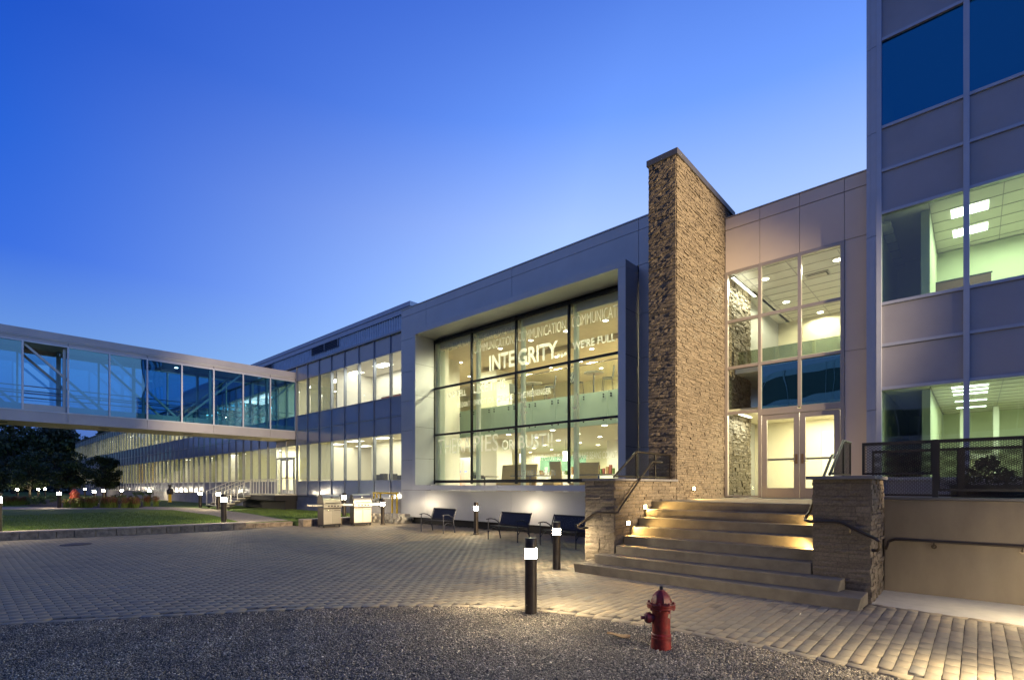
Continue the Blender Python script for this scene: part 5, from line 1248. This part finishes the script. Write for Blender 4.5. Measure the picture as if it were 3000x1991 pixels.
def tree(x, y, h, rad, label, seed, nl=5200, size=.22, base=.18, mt='leaf', group='dark trees beyond the lawn', low=.2):
    r = random.Random(seed); t = thing('tree', label, 'tree', (x, y, 0), group=group); th = h * base
    m = MB(); m.tube([(0, 0, -.1), (.05, .02, th), (.1, 0, h * .5), (.0, .1, h * .85)], .1, 8, rs=[h * .022, h * .018, h * .011, h * .004])
    cs = []; rs = []
    for i in range(46):
        u_ = r.uniform(0, 1); zz = h * (low + (.97 - low) * u_); lim = rad * math.sin(math.pi * min(.97, max(.18, (u_ * .86 + .12)))) ** .7; a_ = r.uniform(0, 6.28); q = lim * r.uniform(.2, .92)
        c_ = (q * math.cos(a_), q * math.sin(a_), zz); cs.append(c_); rs.append(rad * r.uniform(.16, .34))
        if i % 3 == 0: m.tube([(0.05, 0, zz * .55), (c_[0] * .5, c_[1] * .5, zz * .8), c_], .05, 5, rs=[h * .009, h * .005, h * .0015])
    m.build('trunk', 'bark', t, smooth=True, local=True)
    V, F, T = leaf_cards(np.array(cs), np.array(rs), nl, size, .75, seed)
    o = np_mesh('crown', V, F, [mt], T); o.parent = t
    return t
TR = [(-136, -2, 15.0, 8.5, 'tall dark tree at the far left edge', 1), (-128, 7.5, 15.5, 7.5, 'tall dark tree left of the gap of sky', 2), (-121, 12.8, 12.6, 6, 'dark tree with a ragged right edge beside the gap of sky', 3),
      (-146, 18, 10.3, 5, 'dark tree just left of the end of the glass wing', 4), (-150, 27, 12.2, 5, 'distant tree top showing over the glass wing roof', 5), (-174, 29, 21, 5, 'distant tree tops seen through the footbridge glass', 15)]
for x, y, h_, r_, lab, sd in TR: tree(x, y, h_, r_, lab, sd, 7000, .38)
for x, y, h_, r_, lab, sd in [(-85, 6.4, 5.6, 3.2, 'rounded small tree left of the tall lawn bollard', 6), (-78, 9.4, 5.6, 2.6, 'small tree behind the orange hydrant', 7), (-82, 13.2, 5.4, 2.2, 'small dark tree in front of the far end of the glass wing', 8), (-72, 2.2, 4.0, 2.4, 'low dark tree at the left edge below the footbridge', 9)]:
    tree(x, y, h_, r_, lab, sd, 5200, .16, base=.25, mt='leaf', group='small ornamental trees', low=.3)
# backdrop wood behind everything to the left
cs = []; rs = []
r = random.Random(5)
for i in range(260): cs.append((-160 + r.uniform(-14, 10), r.uniform(-45, 40), r.uniform(0, 11))); rs.append(r.uniform(1.5, 3.5))
V, F, T = leaf_cards(np.array(cs), np.array(rs), 26000, .6, .8, 55)
o = np_mesh('wood', V, F, ['leaf'], T * .5); tag(o, 'dense dark wood closing the view at the left', 'wood', kind='stuff')
def shrub(x, y, rx_, ry_, h_, label, seed, mt='leaf_shrub', nl=1500, size=.05):
    t = thing('shrub', label, 'shrub', (x, y, LZ), group='low hedge shrubs'); r = random.Random(seed); cs = []; rs = []
    for i in range(26): cs.append((r.uniform(-rx_, rx_), r.uniform(-ry_, ry_), r.uniform(.1, h_ * .75))); rs.append(r.uniform(.14, .26))
    V, F, T = leaf_cards(np.array(cs), np.array(rs), nl, size, .7, seed); o = np_mesh('foliage', V, F, [mt], T); o.parent = t
    for c_ in cs[::5]: MB().tube([(c_[0] * .5, c_[1] * .5, -.05), c_], .012, 5).build('stem', 'bark', t, local=True)
for i, (x, y, a_, b_, h_, lab) in enumerate([(-54, 4.2, 2.2, .8, .75, 'low green shrub left of the path end'), (-60, 5.6, 2.5, .9, .8, 'low dark hedge behind the left shrub'), (-50.5, 6.9, 1.3, .6, .8, 'bright green shrub behind the orange hydrant'), (-52.5, 9.2, 1.5, .6, .9, 'bright green clipped shrub behind the red grasses'), (-58, 12.0, 1.8, .9, 1.1, 'dark rounded shrub against the glass wing'), (-64, 3.0, 3, .9, .8, 'far dark hedge at the left edge')]): shrub(x, y, a_, b_, h_, lab, 30 + i)
def grass_clump(x, y, label, seed, h_=.62, sp=.34, plume=.5):
    r = np.random.default_rng(seed); n = 150; t = thing('ornamental_grass', label, 'ornamental grass', (x, y, LZ), group='ornamental grass clumps')
    a = r.uniform(0, 6.28, n); q = r.uniform(.3, 1, n) * sp; hh = h_ * r.uniform(.6, 1.05, n); Vs = []; Fs = []; mi = []; tn = []
    bx_ = r.normal(0, .07, n); by_ = r.normal(0, .07, n); w2 = .007
    for i in range(n):
        ca, sa = math.cos(a[i]), math.sin(a[i]); px, py = -sa * w2, ca * w2; b0 = len(Vs)
        for s_, wf in ((0, 1), (.45, 1), (.8, .9), (1, .25)):
            rr = q[i] * s_ ** 1.8; z = hh[i] * (1 - (1 - s_) ** 1.5); X_, Y_ = bx_[i] + ca * rr, by_[i] + sa * rr; Vs += [(X_ - px * wf, Y_ - py * wf, z), (X_ + px * wf, Y_ + py * wf, z)]
        pl = r.random() < plume
        for k in range(3): Fs.append((b0 + 2 * k, b0 + 2 * k + 1, b0 + 2 * k + 3, b0 + 2 * k + 2)); mi.append(1 if (pl and k > 0) else 0); tn.append(min(1, max(0, r.normal(.5, .25))))
    o = np_mesh('blades', Vs, Fs, ['blade', 'plume'], tn, mi); o.parent = t
r = random.Random(9); gp = []
for i in range(22):
    s_ = i / 21; gp.append((-45.2 + 4.0 * s_ + r.uniform(-.3, .3), 5.3 + 3.1 * s_ + r.uniform(-.3, .3), .75 if s_ > .35 else .5))
for i in range(18):
    s_ = i / 17; gp.append((-47.5 + 4.0 * s_ + r.uniform(-.4, .4), 6.4 + 3.4 * s_ + r.uniform(-.3, .3), .8 if s_ > .3 else .5))
for i in range(9): gp.append((-53 + .2 * r.random() - .5 * i * .3, 2.6 + .5 * i * .35, .8))
for k, (x, y, pl) in enumerate(gp):
    grass_clump(x, y, 'red tipped ornamental grass clump in the bed behind the path', 100 + k, r.uniform(.6, .78), r.uniform(.3, .42), pl)
# planter shrub on the terrace behind the mesh fence
t = thing('planter', 'dark rounded plant in a low planter behind the mesh fence', 'planter', (.15, 13.2, 1.36))
MB().lathe([(.5, 0), (.55, .35)], (.15, 13.2, 1.36), 20).build('pot', 'castblk', t, smooth=True)
V, F, T = leaf_cards(np.array([(0, 0, .55), (.25, 0, .5), (-.25, .1, .5), (0, -.1, .75)]), np.array([.3, .2, .2, .2]), 600, .05, .8, 77); o = np_mesh('foliage', V, F, ['leaf'], T); o.parent = t

# ================================================================== OPPOSITE SIDE OF THE COURTYARD (seen only in reflections)
op = thing('opposite_wing', 'glass wing across the courtyard seen only as reflections', 'building', (10, -26, 0))
m = MB(); m2 = MB(); m3 = MB()
for i in range(30):
    x0 = -20 + i * 1.5
    for j, (z0, z1) in enumerate(((0, 1.9), (1.9, 4.2), (4.2, 6), (6, 8.2), (8.2, 10), (10, 12.2), (12.2, 13.5))):
        (m if j % 2 == 0 else m2).quad((x0 + 1.45, -26, z0 + .02), (x0 + .05, -26, z0 + .02), (x0 + .05, -26, z1 - .02), (x0 + 1.45, -26, z1 - .02))
    m3.box(x0 - .04, x0 + .04, -26.1, -25.92, 0, 13.5)
m.build('wall_panel', 'spandrel', op); m2.build('window_band', mat('dark window band', (.03, .06, .06), .1, 0, .1), op); m3.build('mullion', 'mullion', op); MB().box(-20, 25, -40, -26.15, 0, 13.5).build('body', 'dark', op)
# unseen lamp post added at the right for warm light on tower and entrance
t = thing('added_lamp_post', 'tall lamp post added far to the right, unseen, for warm light on the tower', 'street lamp', (14.3, 9.4, 0))
MB().tube([(14.3, 9.4, 0), (14.3, 9.4, 7.6)], .07, 12).build('pole', 'bollard', t, smooth=True); MB().box(13.7, 14.4, 9.25, 9.55, 7.6, 7.72).build('lamp_head', 'bollard', t)
MB().quad((13.75, 9.3, 7.595), (13.75, 9.5, 7.595), (14.2, 9.5, 7.595), (14.2, 9.3, 7.595)).build('lens', 'troffer', t)
_d = Vector((-5.2, 12.0, 5.2)) - Vector((13.9, 9.4, 7.4))
fl = lamp('post_light', 'SPOT', (13.9, 9.4, 7.4), 58000, (1, .74, .44), .15, spot=36, parent=t, blend=.5)
fl.rotation_euler = _d.to_track_quat('-Z', 'Y').to_euler()
fl.scale = (.66, 1, 1)
